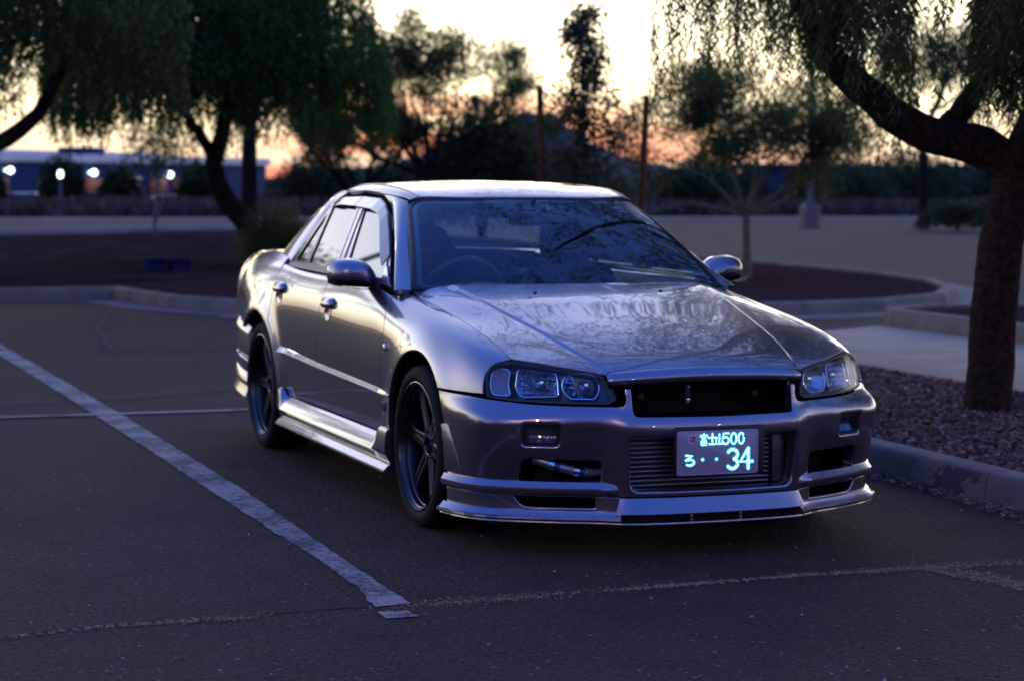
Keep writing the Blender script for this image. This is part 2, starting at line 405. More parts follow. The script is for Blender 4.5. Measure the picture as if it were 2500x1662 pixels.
def panel(surf, outline, holes=(), sp=.03, bs=.014, roll=.004, gap=.0016, depth=.018, lines=(), ref=REF, hole_roll=None):
    """a sheet cut from a surface along an outline, with rolled edges; returns verts, faces, normals"""
    rings = [resample(outline, bs)] + [resample(h, min(bs, .009)) for h in holes]
    lo, hi = rings[0].min(0), rings[0].max(0)
    gx = np.arange(lo[0], hi[0], sp); gyy = np.arange(lo[1], hi[1], sp * .87)
    g = np.array([(x + (sp / 2 if j % 2 else 0), y) for j, y in enumerate(gyy) for x in gx]) if len(gx) and len(gyy) else np.zeros((0, 2))
    if len(g):
        k = inside(g, rings[0])
        for h in rings[1:]: k &= ~inside(g, h)
        g = g[k]
        if len(g):
            d = np.min([edge_dist(g, r) for r in rings], axis=0); g = g[d > sp * .45]
    pts = []; edges = []
    for r in rings:
        o = len(pts); pts += [tuple(p) for p in r]; edges += [(o + i, o + (i + 1) % len(r)) for i in range(len(r))]
    for ln in lines:
        o = len(pts); pts += [tuple(p) for p in ln]; edges += [(o + i, o + i + 1) for i in range(len(ln) - 1)]
        if len(g): g = g[np.min([np.linalg.norm(g - np.array(p), axis=1) for p in ln], axis=0) > sp * .5]
    pts += [tuple(p) for p in g]
    vo, _, fo, *_ = delaunay_2d_cdt([Vector(p) for p in pts], edges, [], 0, 1e-6)
    uv = np.array([(v.x, v.y) for v in vo]); F = np.array([f for f in fo if len(f) == 3])
    c = uv[F].mean(1); k = inside(c, rings[0])
    for h in rings[1:]: k &= ~inside(c, h)
    A_, B_, C_ = uv[F[:, 0]], uv[F[:, 1]], uv[F[:, 2]]; ar = np.abs((B_ - A_)[:, 0] * (C_ - A_)[:, 1] - (B_ - A_)[:, 1] * (C_ - A_)[:, 0])
    lg = np.max([np.linalg.norm(B_ - A_, axis=1), np.linalg.norm(C_ - B_, axis=1), np.linalg.norm(A_ - C_, axis=1)], axis=0)
    k &= ar / np.maximum(lg, 1e-9) > 1.5e-4
    F = F[k]
    used = np.unique(F); rm = -np.ones(len(uv), int); rm[used] = np.arange(len(used)); uv = uv[used]; F = rm[F]
    e = 2e-4
    P = surf(uv[:, 0], uv[:, 1])
    du = surf(uv[:, 0] + e, uv[:, 1]) - surf(uv[:, 0] - e, uv[:, 1]); dv = surf(uv[:, 0], uv[:, 1] + e) - surf(uv[:, 0], uv[:, 1] - e)
    N = np.cross(du, dv); N /= np.maximum(np.linalg.norm(N, axis=1), 1e-12)[:, None]
    if ((P - ref) * N).sum() < 0: N = -N
    a, b, c3 = P[F[:, 0]], P[F[:, 1]], P[F[:, 2]]
    fl = (np.cross(b - a, c3 - a) * N[F[:, 0]]).sum(1) < 0
    F[fl] = F[fl][:, ::-1]
    # boundary loops
    cnt = {}
    for f in F:
        for i in range(3): cnt[(f[i], f[(i + 1) % 3])] = 1
    nxt = {a: b for (a, b) in cnt if (b, a) not in cnt}
    V = [P]; NN = [N]; faces = [list(f) for f in F]; base = len(P); seen = set()
    hole_pts = [set(np.round(r, 5).ravel().tolist()) for r in rings[1:]]
    for s in list(nxt):
        if s in seen: continue
        loop = []; q = s
        while q not in seen and q in nxt: seen.add(q); loop.append(q); q = nxt[q]
        if len(loop) < 3: continue
        L = np.array(loop); p = P[L].copy(); nn = N[L]
        t = np.roll(p, -1, 0) - np.roll(p, 1, 0); t /= np.maximum(np.linalg.norm(t, axis=1), 1e-9)[:, None]
        out = np.cross(t, nn); out /= np.maximum(np.linalg.norm(out, axis=1), 1e-9)[:, None]
        ishole = len(rings) > 1 and any(np.abs(rr - uv[L[0]]).sum(1).min() < 1e-4 for rr in rings[1:])
        r = roll; gp = gap
        if ishole: r = hole_roll if hole_roll is not None else roll; gp = 0
        p0 = p - out * (r + gp); V[0][L] = p0
        prev = L
        angs = [30, 60, 90] if r > .0025 else [45, 90]
        for ai, an in enumerate(angs + ['d']):
            if an == 'd': q = p0 + out * r - nn * (r + depth); qn = out
            else:
                A = math.radians(an); q = p0 + out * (r * math.sin(A)) - nn * (r * (1 - math.cos(A))); qn = nn * math.cos(A) + out * math.sin(A)
            V.append(q); NN.append(qn); cur = np.arange(base, base + len(L)); base += len(L)
            m = len(L)
            for i in range(m): faces.append([prev[i], cur[i], cur[(i + 1) % m], prev[(i + 1) % m]])
            prev = cur
    return np.concatenate(V), faces, np.concatenate(NN)
def fix_winding(V, F, N):
    out = []
    for f in F:
        p = V[f[:3]]; n = np.cross(p[1] - p[0], p[2] - p[0])
        out.append(f[::-1] if n @ N[f].mean(0) < 0 else f)
    return out
def panel_obj(name, m, parent, *a, mirror=False, **kw):
    V, F, N = panel(*a, **kw); F = fix_winding(V, F, N)
    if mirror: V = V * [1, -1, 1]; N = N * [1, -1, 1]; F = [f[::-1] for f in F]
    return link(name, raw_mesh(name, V, F, normals=N), m, parent)
def both(name, m, parent, *a, labels=(None, None), **kw):
    """the same panel on both sides: surfaces are built on +Y (the car's left)"""
    V, F, N = panel(*a, **kw); F = fix_winding(V, F, N); out = []
    for s in (1, -1):
        if s == 1: me = raw_mesh(name, V, F, normals=N)
        else: me = raw_mesh(name, V * [1, -1, 1], [f[::-1] for f in F], normals=N * [1, -1, 1])
        o = link(name, me, m, parent); out.append(o)
        lb = labels[0 if s == 1 else 1]
        if lb: o['label'] = lb
    return out
def g_both(name, g, m, parent, sharp=35, labels=(None, None)):
    o = [g.obj(name, m, parent, sharp), g.mirror().obj(name, m, parent, sharp)]
    for q, lb in zip(o, labels):
        if lb: q['label'] = lb
    return o
def arc(cx, cz, r, a0, a1, n=24):
    return [(cx + r * math.cos(math.radians(a)), cz + r * math.sin(math.radians(a))) for a in np.linspace(a0, a1, n)]
def fl(pts):
    """flank outline: (x,z) points, or (x,None,v) points, to (x,v)"""
    out = []
    for p in pts:
        if len(p) == 3: out.append((p[0], p[2]))
        else: out.append((p[0], float(flank_v(p[0], p[1])[0])))
    return out
def stroke(g, pts, w, x0, x1, n=8):
    """a round-ended stroke in the YZ plane with depth x0..x1 (facing +X)"""
    pts = [np.array(p, float) for p in pts]; h = w / 2
    L = []; R = []
    for i, p in enumerate(pts):
        t = pts[min(i + 1, len(pts) - 1)] - pts[max(i - 1, 0)]; t = t / max(np.linalg.norm(t), 1e-9); q = np.array([-t[1], t[0]])
        L.append(p + q * h); R.append(p - q * h)
    t0 = pts[1] - pts[0]; a0 = math.atan2(t0[1], t0[0]); t1 = pts[-1] - pts[-2]; a1 = math.atan2(t1[1], t1[0])
    capE = [pts[-1] + h * np.array([math.cos(a1 + a), math.sin(a1 + a)]) for a in np.linspace(-PI / 2, PI / 2, n)[1:-1]]
    capS = [pts[0] + h * np.array([math.cos(a0 + a), math.sin(a0 + a)]) for a in np.linspace(PI / 2, 3 * PI / 2, n)[1:-1]]
    m = len(pts)
    V = [(x1, *p) for p in L] + [(x1, *p) for p in R] + [(x0, *p) for p in L] + [(x0, *p) for p in R]
    F = []
    for i in range(m - 1):
        F.append([i, m + i, m + i + 1, i + 1]); F.append([i, i + 1, 2 * m + i + 1, 2 * m + i]); F.append([m + i + 1, m + i, 3 * m + i, 3 * m + i + 1])
    o = len(V); V += [(x1, *p) for p in capE]; F.append([m - 1] + [2 * m - 1] + [o + i for i in range(len(capE))])
    o = len(V); V += [(x1, *p) for p in capS]; F.append([m, 0] + [o + i for i in range(len(capS))])
    g.add(V, F)
def stroke_arc(cy, cz, ry, rz, a0, a1, n=10):
    return [(cy + ry * math.cos(math.radians(a)), cz + rz * math.sin(math.radians(a))) for a in np.linspace(a0, a1, n)]
# ------------------------------------------------------------------ materials of the car
def paint_mat():
    m, n, l, b = nt('lavender_silver_paint')
    b.inputs['Base Color'].default_value = (.205, .18, .215, 1); b.inputs['Metallic'].default_value = .92; b.inputs['Roughness'].default_value = .27
    b.inputs['Coat Weight'].default_value = 1; b.inputs['Coat Roughness'].default_value = .015; b.inputs['Coat IOR'].default_value = 1.85
    t = n.new('ShaderNodeTexCoord'); z = n.new('ShaderNodeTexNoise'); z.inputs['Scale'].default_value = 900; z.inputs['Detail'].default_value = 1
    l.new(t.outputs['Object'], z.inputs['Vector'])
    bp = n.new('ShaderNodeBump'); bp.inputs['Strength'].default_value = .12; bp.inputs['Distance'].default_value = .0006
    l.new(z.outputs[0], bp.inputs['Height']); l.new(bp.outputs[0], b.inputs['Normal'])
    z2 = n.new('ShaderNodeTexNoise'); z2.inputs['Scale'].default_value = 3.5; z2.inputs['Detail'].default_value = 5; l.new(t.outputs['Object'], z2.inputs['Vector'])
    r = n.new('ShaderNodeMapRange'); r.inputs['To Min'].default_value = .004; r.inputs['To Max'].default_value = .03; l.new(z2.outputs[0], r.inputs['Value']); l.new(r.outputs[0], b.inputs['Coat Roughness'])
    return m
PAINT = paint_mat()
def glass_mat(name, tint, ior=1.5, k=1.0, rough=0.0):
    m, n, l, b = nt(name); n.remove(b)
    tr = n.new('ShaderNodeBsdfTransparent'); tr.inputs[0].default_value = (*tint, 1)
    gl = n.new('ShaderNodeBsdfGlossy'); gl.inputs[1].default_value = rough; gl.inputs[0].default_value = (1, 1, 1, 1)
    ge = n.new('ShaderNodeNewGeometry'); dt = n.new('ShaderNodeVectorMath'); dt.operation = 'DOT_PRODUCT'; l.new(ge.outputs['Incoming'], dt.inputs[0]); l.new(ge.outputs['Normal'], dt.inputs[1])
    def mth(op, a, b_=None, c=None):
        q = n.new('ShaderNodeMath'); q.operation = op
        for i, v in enumerate((a, b_, c)):
            if v is None: continue
            if isinstance(v, (int, float)): q.inputs[i].default_value = v
            else: l.new(v, q.inputs[i])
        return q.outputs[0]
    f0 = ((ior - 1) / (ior + 1)) ** 2                       # the same reflectance from either side: a thin pane
    sch = mth('MULTIPLY_ADD', mth('POWER', mth('SUBTRACT', 1.0, mth('ABSOLUTE', dt.outputs['Value'])), 5.0), 1 - f0, f0)
    mm = n.new('ShaderNodeMath'); mm.operation = 'MULTIPLY'; mm.inputs[1].default_value = k; mm.use_clamp = True; l.new(sch, mm.inputs[0])
    mx = n.new('ShaderNodeMixShader'); l.new(mm.outputs[0], mx.inputs[0]); l.new(tr.outputs[0], mx.inputs[1]); l.new(gl.outputs[0], mx.inputs[2])
    l.new(mx.outputs[0], n['Material Output'].inputs[0])
    return m
GLASS = glass_mat('windscreen_glass', (.72, .82, .86), 1.5, 1.55)
TINT = glass_mat('tinted_side_glass', (.10, .13, .14), 1.55, 1.25)
LENS = glass_mat('headlight_lens', (.92, .96, 1.0), 1.45, .7)
RUBBER = mat('black_rubber', (.012, .012, .013), .55, var=.2, scale=60)
BLACK = mat('black_plastic', (.008, .008, .009), .5, var=.25, scale=30)
GLOSSB = mat('gloss_black_trim', (.006, .006, .008), .12, coat=.5, var=.2, scale=15)
VOID = mat('dark_inner_metal', (.0025, .0025, .0025), .95, var=.3, scale=12)
CHROME = mat('chrome', (.78, .79, .82), .06, 1.0, var=.05, scale=30)
REFL = mat('lamp_reflector', (.27, .29, .34), .07, 1.0, var=.1, scale=45, bump=.004, bscale=70)
REFL2 = mat('lamp_reflector_smooth', (.34, .36, .42), .05, 1.0, var=.06, scale=20, bump=.002, bscale=30)
WHEEL = mat('gloss_bronze_black_wheel', (.008, .008, .009), .28, .5, coat=.45, var=.15, scale=14)
ALU = mat('bare_aluminium_core', (.30, .31, .33), .38, .9, var=.2, scale=80)
TYRE = mat('tyre_rubber', (.007, .007, .007), .8, spec=.2, var=.25, scale=40, bump=.0008, bscale=120)
SEATM = mat('dark_seat_cloth', (.022, .023, .026), .85, var=.25, scale=60, bump=.002)
DASHM = mat('dash_plastic', (.018, .018, .02), .6, var=.2, scale=80, bump=.0006)

car = tag(empty('parked_car'), 'silver lavender sedan with glowing number plate parked beside the kerb', 'car')

# ------------------------------------------------------------------ body sheets
A0 = math.degrees(math.asin((.583 - .31) / WR))
def hood_gap_v(x):
    lo, hi = .70, .86
    yg = float(_hg(x))
    for _ in range(40):
        m = (lo + hi) / 2
        if flank(x, m)[0, 1] > yg: lo = m
        else: hi = m
    return m
DG = [(-.487, .20), (-.489, .35), (-.480, .486), (-.470, .564), (-.440, .69), (-.430, .75), (-.462, .81), (-.500, .858), (-.530, .885)]
fen = fl(DG) + [(-.545, .735), (-.56, .780)]
fen += [(x, hood_gap_v(x)) for x in np.linspace(-.54, .685, 40)]
fen += fl([(.668, .7065), (.652, .699), (.643, .684), (.640, .660), (.645, .634), (.658, .585), (.60, .584), (.50, .583)])
fen += fl(arc(.08, .31, WR, A0, 195, 44) + [(-.31, .20)])
both('fender', PAINT, car, flank, fen, sp=.03, roll=.003)
BG = [(-1.505, .255), (-1.522, .40), (-1.530, .51), (-1.515, .60), (-1.499, .707), (-1.491, .80)]
TOPV = .772
fd = fl(DG[1:] + []) ; fd = [(-.489, float(flank_v(-.489, .262)[0]))] + fd[0:] + [(-.54, .745), (-.545, TOPV)]
fd = fd + [(x, TOPV) for x in np.linspace(-.60, -1.47, 20)] + fl(BG[::-1])
both('door', PAINT, car, flank, fd, sp=.032, roll=.003, labels=('left front door', 'right front door'))
RG = [(-2.405, .905), (-2.386, .84), (-2.384, .77), (-2.372, .70)] + arc(-2.60, .31, WR + .034, 57, 8, 14) + [(-2.175, .262)]
rd = fl(BG) + [(x, TOPV) for x in np.linspace(-1.475, -2.395, 22)] + fl(RG)
both('door', PAINT, car, flank, rd, sp=.032, roll=.003, labels=('left rear door', 'right rear door'))
qp = [(-2.415, TOPV), (-2.43, .80)] + [(x, .822) for x in np.linspace(-2.47, -3.68, 28)] + [(-3.715, .80), (-3.735, .72), (-3.74, .60), (-3.735, .50)]
qp += fl([(-3.60, .615), (-3.30, .612), (-2.945, .612)]) if False else fl([(-3.73, .63), (-3.40, .628), (-3.05, .610), (-2.86, .600)])
qp += fl(arc(-2.60, .31, WR, 131, -5, 44) + [(-2.205, .205), (-2.17, .205)]) + fl(RG[::-1])
both('quarter_panel', PAINT, car, flank, qp, sp=.034, roll=.003)
ln = [[(x, s * (float(_hy(x)) - dd)) for x in np.linspace(-.30, .855, 90)] for s in (1, -1) for dd in (-.004, .0005, .0045, .0095, .0135, .018)] if True else [[(x, s * float(_hy(x))) for x in np.linspace(-.30, .86, 50)] for s in (1, -1)]
hd = [(.902 - .02 * (y / .39) ** 2, y) for y in np.linspace(-.39, .39, 30)] + [(.884, .406), (.873, .424), (.797, .557), (.70, .688), (.685, .6965)]
hd += [(x, float(_hg(x))) for x in np.linspace(.67, -.49, 40)] + [(-.47, .69), (-.40, .5), (-.35, .25), (-.33, 0), (-.35, -.25), (-.40, -.5), (-.47, -.69)]
hd += [(x, -float(_hg(x))) for x in np.linspace(-.49, .67, 40)] + [(.685, -.6965), (.70, -.688), (.797, -.557), (.873, -.424), (.884, -.406)]
hood_o = panel_obj('hood', PAINT, car, hood, hd, sp=.034, roll=.004, lines=ln)
g = G()                                                     # rolled lip along the front of the bonnet
P = []
for y in np.linspace(-.397, .397, 41):
    k = (y / .392) ** 2; e = max(0, abs(y) - .375) / .022; zt = -.017 * k; zb = -.012 * k; dx = -.026 * k - .012 * e * e
    prof = [(.890, .686 + zt), (.903, .6855 + zt), (.910, .6915 + zt), (.922, .690 + zt), (.934, .682 + zt), (.9415, .668 + .5 * zt + .5 * zb), (.943, .655 + zb), (.940, .644 + zb), (.932, .6385 + zb), (.915, .638 + zb), (.86, .642 + zb)]
    zc = .662 - .015 * k
    P.append([(x + dx, y, zc + (z - zc) * (1 - .25 * e * e)) for x, z in prof])
g.grid(P); g.F = [f[::-1] for f in g.F]
o = g.obj('hood_lip', PAINT, hood_o, 50)
for y in (-.284, .284): G().lathe([(0, .006), (.006, .005), (.0085, .001), (.009, -.006)], 12, 'Z', (-.163, y, float(hood_z(-.163, y)) + .001)).obj('washer_nozzle', BLACK, hood_o, 60)

# roof, pillars, boot
rf = [(float(WST(abs(y))[0]), y) for y in np.linspace(-.540, .540, 40)]
railR = [(-1.13, .541), (-1.25, .550), (-1.45, .556), (-1.75, .553), (-2.05, .556), (-2.13, .548), (-2.20, .536)]
rearT = [(-2.20 - .05 * (1 - (y / .535) ** 2), y) for y in np.linspace(.53, -.53, 20)]
rfo = rf + railR + rearT + [(x, -y) for x, y in railR[::-1]]
roof_o = panel_obj('roof', PAINT, car, roof, rfo, sp=.036, roll=.004)
for s in (1, -1):
    g = G(); g.tube([roof(x, s * .503) + [0, 0, .001] for x in np.linspace(-1.085, -2.2, 30)], .0045, 6); g.obj('roof_moulding', GLOSSB, roof_o)
fa = lambda U, V: apillar(U / .95, V / .08)
both('front_pillar', PAINT, car, fa, [(.0, .002)] + [(u, .002) for u in np.linspace(.02, .95, 30)] + [(u, .080) for u in np.linspace(.95, .0, 30)], sp=.02, roll=.002, gap=.0005)
fc = lambda U, V: cpillar(U / .62, V / .20)
both('rear_pillar', PAINT, car, fc, [(u, .004) for u in np.linspace(.0, .62, 24)] + [(u, .20) for u in np.linspace(.62, .0, 24)], sp=.03, roll=.003, gap=.0005)
bt = [(-2.745, y) for y in np.linspace(.69, -.69, 12)]
bt = [(-2.74 - .11 * (1 - (y / .70) ** 2), y) for y in np.linspace(.69, -.69, 16)] + [(-3.0, -.665), (-3.3, -.62), (-3.55, -.55), (-3.70, -.46)] + [(-3.735, y) for y in np.linspace(-.3, .3, 6)] + [(-3.70, .46), (-3.55, .55), (-3.3, .62), (-3.0, .665)]
panel_obj('boot_lid', PAINT, car, boot, bt, sp=.05, roll=.004)
def rearglass(U, V):
    u = np.atleast_1d(U) / .7; w = np.atleast_1d(V) / .65; cr = spl(np.linspace(0, 1, 7), CR)(w); s = u
    return np.stack([cr[:, 0] - (.05 + .10 * w) * (1 - s ** 2), s * cr[:, 1], cr[:, 2] + .02 * (1 - s ** 2)], -1)
panel_obj('rear_window', GLASS, car, rearglass, rounded([(-.69, .01), (.69, .01), (.69, .64), (-.69, .64)], .04), sp=.05, roll=.002, depth=.004)
# tail: plain closing face, four round lamps
tl = G(); P = [[(-3.745 + .06 * abs(y / .6) ** 4, y, z) for z in np.linspace(.24, .955, 8)] for y in np.linspace(-.66, .66, 13)]
tl.grid(P); tail = tl.obj('rear_panel', PAINT, car, 60)
TAILM = mat('red_tail_lens', (.25, .008, .01), .1, coat=1, var=.1)
for y in (-.52, -.32, .32, .52):
    q = G().lathe([(0, -.03), (.05, -.028), (.085, -.018), (.092, 0)], 28, 'X', (-3.76, y, .80), flip=True); q.obj('tail_lamp', TAILM, tail)

# ------------------------------------------------------------------ glass and side window frames
def sgl(off):
    return lambda x, z: np.stack([np.asarray(x, float), gy(np.asarray(z, float)) + off, np.asarray(z, float)], -1)
def scr(U, V, off=0.0): return screen(np.atleast_1d(U) / .64, np.atleast_1d(V) / .72, off)
ws_out = rounded([(-.628, .012), (.628, .012), (.636, .708), (-.636, .708)], [.03, .03, .06, .06])
ws = panel_obj('windscreen', GLASS, car, scr, ws_out, sp=.05, roll=.002, depth=.004)
ws_in = rounded([(-.602, .040), (.602, .040), (.606, .678), (-.606, .678)], [.03, .03, .05, .05])
panel_obj('screen_border', GLOSSB, ws, lambda U, V: scr(U, V, -.004), ws_out, holes=[ws_in], sp=.05, roll=.001, depth=.002)
ring = resample(rounded([(-.640, .004), (.640, .004), (.648, .716), (-.648, .716)], [.03, .03, .06, .06]), .02)
pr = screen(ring[:, 0] / .64, ring[:, 1] / .72, .002)
g = G(); n_ = len(pr); off2 = screen(ring[:, 0] / .64 * .972, (ring[:, 1] / .72 - .5) * .965 + .5, .004)
off3 = screen(ring[:, 0] / .64 * 1.004, (ring[:, 1] / .72 - .5) * 1.006 + .5, -.012)
g.grid(np.array([off3, pr, off2, off2 - [.0, 0, .006]]), closed=True); g.obj('screen_seal', RUBBER, ws, 60)
DLO = [(-.62, .935), (-1.2, .935), (-1.8, .945), (-2.36, .955), (-2.335, 1.03), (-2.296, 1.12), (-2.245, 1.225), (-2.19, 1.268), (-2.07, 1.290), (-1.75, 1.297), (-1.45, 1.290), (-1.32, 1.265), (-1.2, 1.228), (-1.0, 1.140), (-.80, 1.045), (-.68, .978)]
GF = rounded([(-1.352, .962), (-.735, .957), (-.80, 1.012), (-1.0, 1.107), (-1.2, 1.199), (-1.32, 1.235), (-1.45, 1.250), (-1.628, 1.258)], .018)
GR = rounded([(-1.548, .966), (-1.765, 1.262), (-2.186, 1.250), (-2.032, .970)], .012)
GQ = rounded([(-2.078, .972), (-2.205, 1.205), (-2.222, 1.19), (-2.285, .975)], .006)
both('window_frame', GLOSSB, car, sgl(.004), DLO, holes=[GF, GR, GQ], sp=.05, roll=.002, depth=.012)
for nm, q in (('front', GF), ('rear', GR), ('quarter', GQ)):
    both('side_window', TINT, car, sgl(-.004), [tuple((np.array(p) - np.mean(q, 0)) * 1.03 + np.mean(q, 0)) for p in q], sp=.06, roll=.0015, gap=0, depth=.003)
SILVB = mat('satin_silver_pillar', (.30, .29, .31), .28, .8, coat=.6, var=.06)
both('centre_pillar', SILVB, car, sgl(.010), [(-1.50, .962), (-1.540, .962), (-1.752, 1.262), (-1.712, 1.262)], sp=.05, roll=.002, depth=.01)
both('centre_pillar', SILVB, car, sgl(.010), [(-1.432, .962), (-1.490, .962), (-1.702, 1.262), (-1.644, 1.262)], sp=.05, roll=.002, depth=.01)
TRIMM = mat('grey_belt_trim', (.05, .05, .055), .32, .2, var=.15, scale=25)
both('belt_trim', TRIMM, car, lambda x, z: np.stack([x, gy(z) + .012 - .25 * np.abs(z - .946), z], -1), [(-.70, .931), (-1.5, .931), (-2.37, .938), (-2.362, .966), (-1.5, .960), (-.72, .957)], sp=.05, roll=.003, depth=.012)
both('mirror_sail', PAINT, car, sgl(.016), [(-.545, .925), (-.70, .930), (-.735, .962), (-.772, 1.015), (-.72, .998), (-.62, .955)], sp=.03, roll=.003, depth=.02)
VISM = mat('smoked_rain_guard', (.05, .05, .062), .10, .2, coat=1, var=.1, scale=8)
def vis(x, z):
    x = np.asarray(x, float); z = np.asarray(z, float)
    top = np.interp(x, [-2.3, -2.07, -1.75, -1.45, -1.32, -1.2, -1.0, -.80, -.68], [1.19, 1.290, 1.297, 1.290, 1.265, 1.228, 1.140, 1.045, .978])
    return np.stack([x, gy(z) + .008 + .022 * np.clip((top - z) / .06, 0, 1.2), z], -1)
both('rain_guard', VISM, car, vis, [(-1.745, 1.296), (-1.45, 1.289), (-1.32, 1.264), (-1.2, 1.227), (-1.0, 1.139), (-.815, 1.052), (-.80, 1.005), (-.83, 1.012), (-1.0, 1.092), (-1.2, 1.185), (-1.30, 1.220), (-1.45, 1.240), (-1.755, 1.250)], sp=.03, roll=.002, depth=.004)
both('rain_guard', VISM, car, vis, [(-1.752, 1.296), (-1.762, 1.250), (-2.0, 1.252), (-2.215, 1.238), (-2.23, 1.25), (-2.18, 1.272), (-2.07, 1.289)], sp=.03, roll=.002, depth=.004)

# ------------------------------------------------------------------ headlights
HLO = [(.3856, .7087), (.4327, .7063), (.4565, .6985), (.4744, .684), (.4854, .6601), (.4847, .6341), (.4754, .5755), (.3821, .5666), (.2294, .5632), (.0367, .5621), (.0172, .5723), (.0174, .59), (.0300, .6258), (.0440, .6592), (.0610, .6708), (.2111, .6962)]
HLO = rounded(HLO, .012, 4)
def hl_bowl(name, outl, m, parent_pair, d0, d1, rings=7, rim=.0028, flute=0.0):
    r = resample(rounded(outl, .015 if len(outl) < 12 else 0, 5), .006); c = r.mean(0); lay = []
    for t in np.linspace(1, .12, rings):
        p = c + (r - c) * t; lay.append(lamp(p[:, 0], p[:, 1], d0 + (d1 - d0) * (1 - t ** 2) + flute * (np.abs((p[:, 0] * 62) % 1 - .5) * 2 - .5) * (t < .97) + flute * .6 * (np.abs((p[:, 1] * 45) % 1 - .5) * 2 - .5) * (t < .97)))
    g = G(); g.grid(np.array(lay), closed=True); g.F.append(list(range((rings - 1) * len(r), rings * len(r))))
    for s, par in parent_pair:
        q = g if s == 1 else g.mirror(); q.obj(name, m, par, 50)
        e = G(); e.tube(list(lay[0]) + [lay[0][0]], rim, 6); (e if s == 1 else e.mirror()).obj('lamp_rim', CHROME, par)
hls = both('headlight', LENS, car, lambda s, z: lamp(s, z, 0.0), HLO, sp=.03, roll=.003, depth=.012)
pair = [(1, hls[0]), (-1, hls[1])]
g = G(); r = resample(HLO, .015); g.grid(np.array([lamp(r[:, 0], r[:, 1], .0015), lamp((r[:, 0] - .25) * .965 + .25, (r[:, 1] - .633) * .90 + .633, .0012), lamp((r[:, 0] - .25) * .965 + .25, (r[:, 1] - .633) * .90 + .633, -.012)]), closed=True)
for (s, par), q in zip(pair, (g, g.mirror())): q.obj('lamp_seal', RUBBER, par, 60)
LAMPB = mat('lamp_housing', (.010, .012, .020), .22, .2, coat=.4, var=.3, scale=40)
hs = panel(lambda s, z: lamp(s, z, -.055), HLO, sp=.04, roll=.002, depth=.0, gap=0)
for s, par in pair:
    V, F, N = hs; F = fix_winding(V, F, N)
    link('lamp_housing', raw_mesh('lamp_housing', V * [1, s, 1], F if s == 1 else [f[::-1] for f in F], normals=N * [1, s, 1]), LAMPB, par)
hl_bowl('turn_reflector', [(.4635, .672), (.4479, .682), (.3955, .675), (.4018, .6247), (.3935, .5814), (.4547, .5832), (.468, .62)], mat('turn_lamp_prism', (.26, .26, .33), .22, .6, var=.35, scale=160, bump=.006, bscale=190), pair, -.012, -.028)
hl_bowl('low_beam_reflector', [(.3665, .6751), (.349, .6809), (.2244, .6703), (.2190, .6436), (.2220, .5859), (.3613, .579), (.3774, .6129)], REFL, pair, -.016, -.060, rings=16, flute=.010)
hl_bowl('high_beam_reflector', [(.137 + .068 * math.cos(a), .6225 + max(-.0445, min(.0455, .056 * math.sin(a)))) for a in np.linspace(0, 2 * PI, 29)[:-1]], REFL2, pair, -.016, -.075, rings=12, flute=.004)
for s, par in pair:
    for sc_, zc_ in ((.30, .628), (.137, .623)):
        b = lamp(sc_, zc_, -.05)[0]; g = G().lathe([(0, .030), (.012, .028), (.017, .012), (.017, -.02)], 16, 'X', tuple(b * [1, s, 1])); g.obj('bulb_shield', CHROME, par)

# ------------------------------------------------------------------ front bumper
def bs_at_x(x, z):
    lo, hi = .85, 1.35
    for _ in range(40):
        m = (lo + hi) / 2
        if bump(m, z)[0, 0] > x: lo = m
        else: hi = m
    return m
half = [(0, .2205), (.36, .2205), (.70, .2205), (.95, .2205)] + [(bs_at_x(x, z), z) for x, z in [(.466, .2205), (.473, .28), (.473, .34), (.462, .42), (.440, .48), (.405, .535), (.369, .578)]]
half += [(1.02, .5795), (.94, .578), (.862, .5725), (.70, .560), (.54, .5565), (.40, .556), (.374, .560), (.362, .574), (.360, .592), (.366, .605), (.362, .621), (.334, .6225), (.331, .60), (.331, .54), (.322, .525), (.305, .521), (0, .5165)]
bo = half + [(-s, z) for s, z in half[::-1]]
def rr(s0, z0, s1, z1, r): return rounded([(s0, z0), (s1, z0), (s1, z1), (s0, z1)], r)
intake = rounded([(-.325, .242), (.325, .242), (.338, .444), (-.338, .444)], [.045, .045, .02, .02], 8)
holes = [intake]
for s in (1, -1):
    holes.append(rounded([(s * .588, .408), (s * .712, .408), (s * .712, .487), (s * .588, .487)], .014))
    holes.append(rounded([(s * .450, .272), (s * .712, .2655), (s * .702, .360), (s * .450, .354)], [.012, .022, .03, .02]))
bumper = panel_obj('front_bumper', PAINT, car, lambda s, z: np.where(np.asarray(s)[:, None] < 0, bump(np.abs(s), z) * [1, -1, 1], bump(np.abs(s), z)), bo, holes=holes, sp=.03, bs=.012, roll=.0025, hole_roll=.009, depth=.035)
def sweep(prof_fn, s0, s1, n=40, mirror_=True):
    """profile (outward offset, z) swept along the bumper's plan curve"""
    P = []
    for s in np.linspace(s0, s1, n):
        pf = prof_fn(s); a = np.array([p[0] for p in pf]); z = np.array([p[1] for p in pf])
        P.append(bump(np.full(len(pf), s), z * 0 + .22, a) * [1, 1, 0] + np.stack([z * 0, z * 0, z], -1))
    g = G(); g.grid(P); g.F.append(list(range(len(P[0])))); k = (len(P) - 1) * len(P[0]); g.F.append([k + i for i in range(len(P[0]))][::-1]); return g
def ledge(s):
    k = min(1, (s - .372) / .07); e = .010 if s > .74 else .0
    o = .026 * k
    return [(-.02, .2775 - .012 * (1 - k)), (.012 * k, .2735 - .010 * (1 - k)), (o * .8, .2590), (o, .2530), (o + .001, .2440), (o * .86, .2300), (o * .5, .2235), (-.02, .2235)]
g_both('bumper_blade', sweep(ledge, .375, bs_at_x(.470, .25), 50), PAINT, bumper, 28)
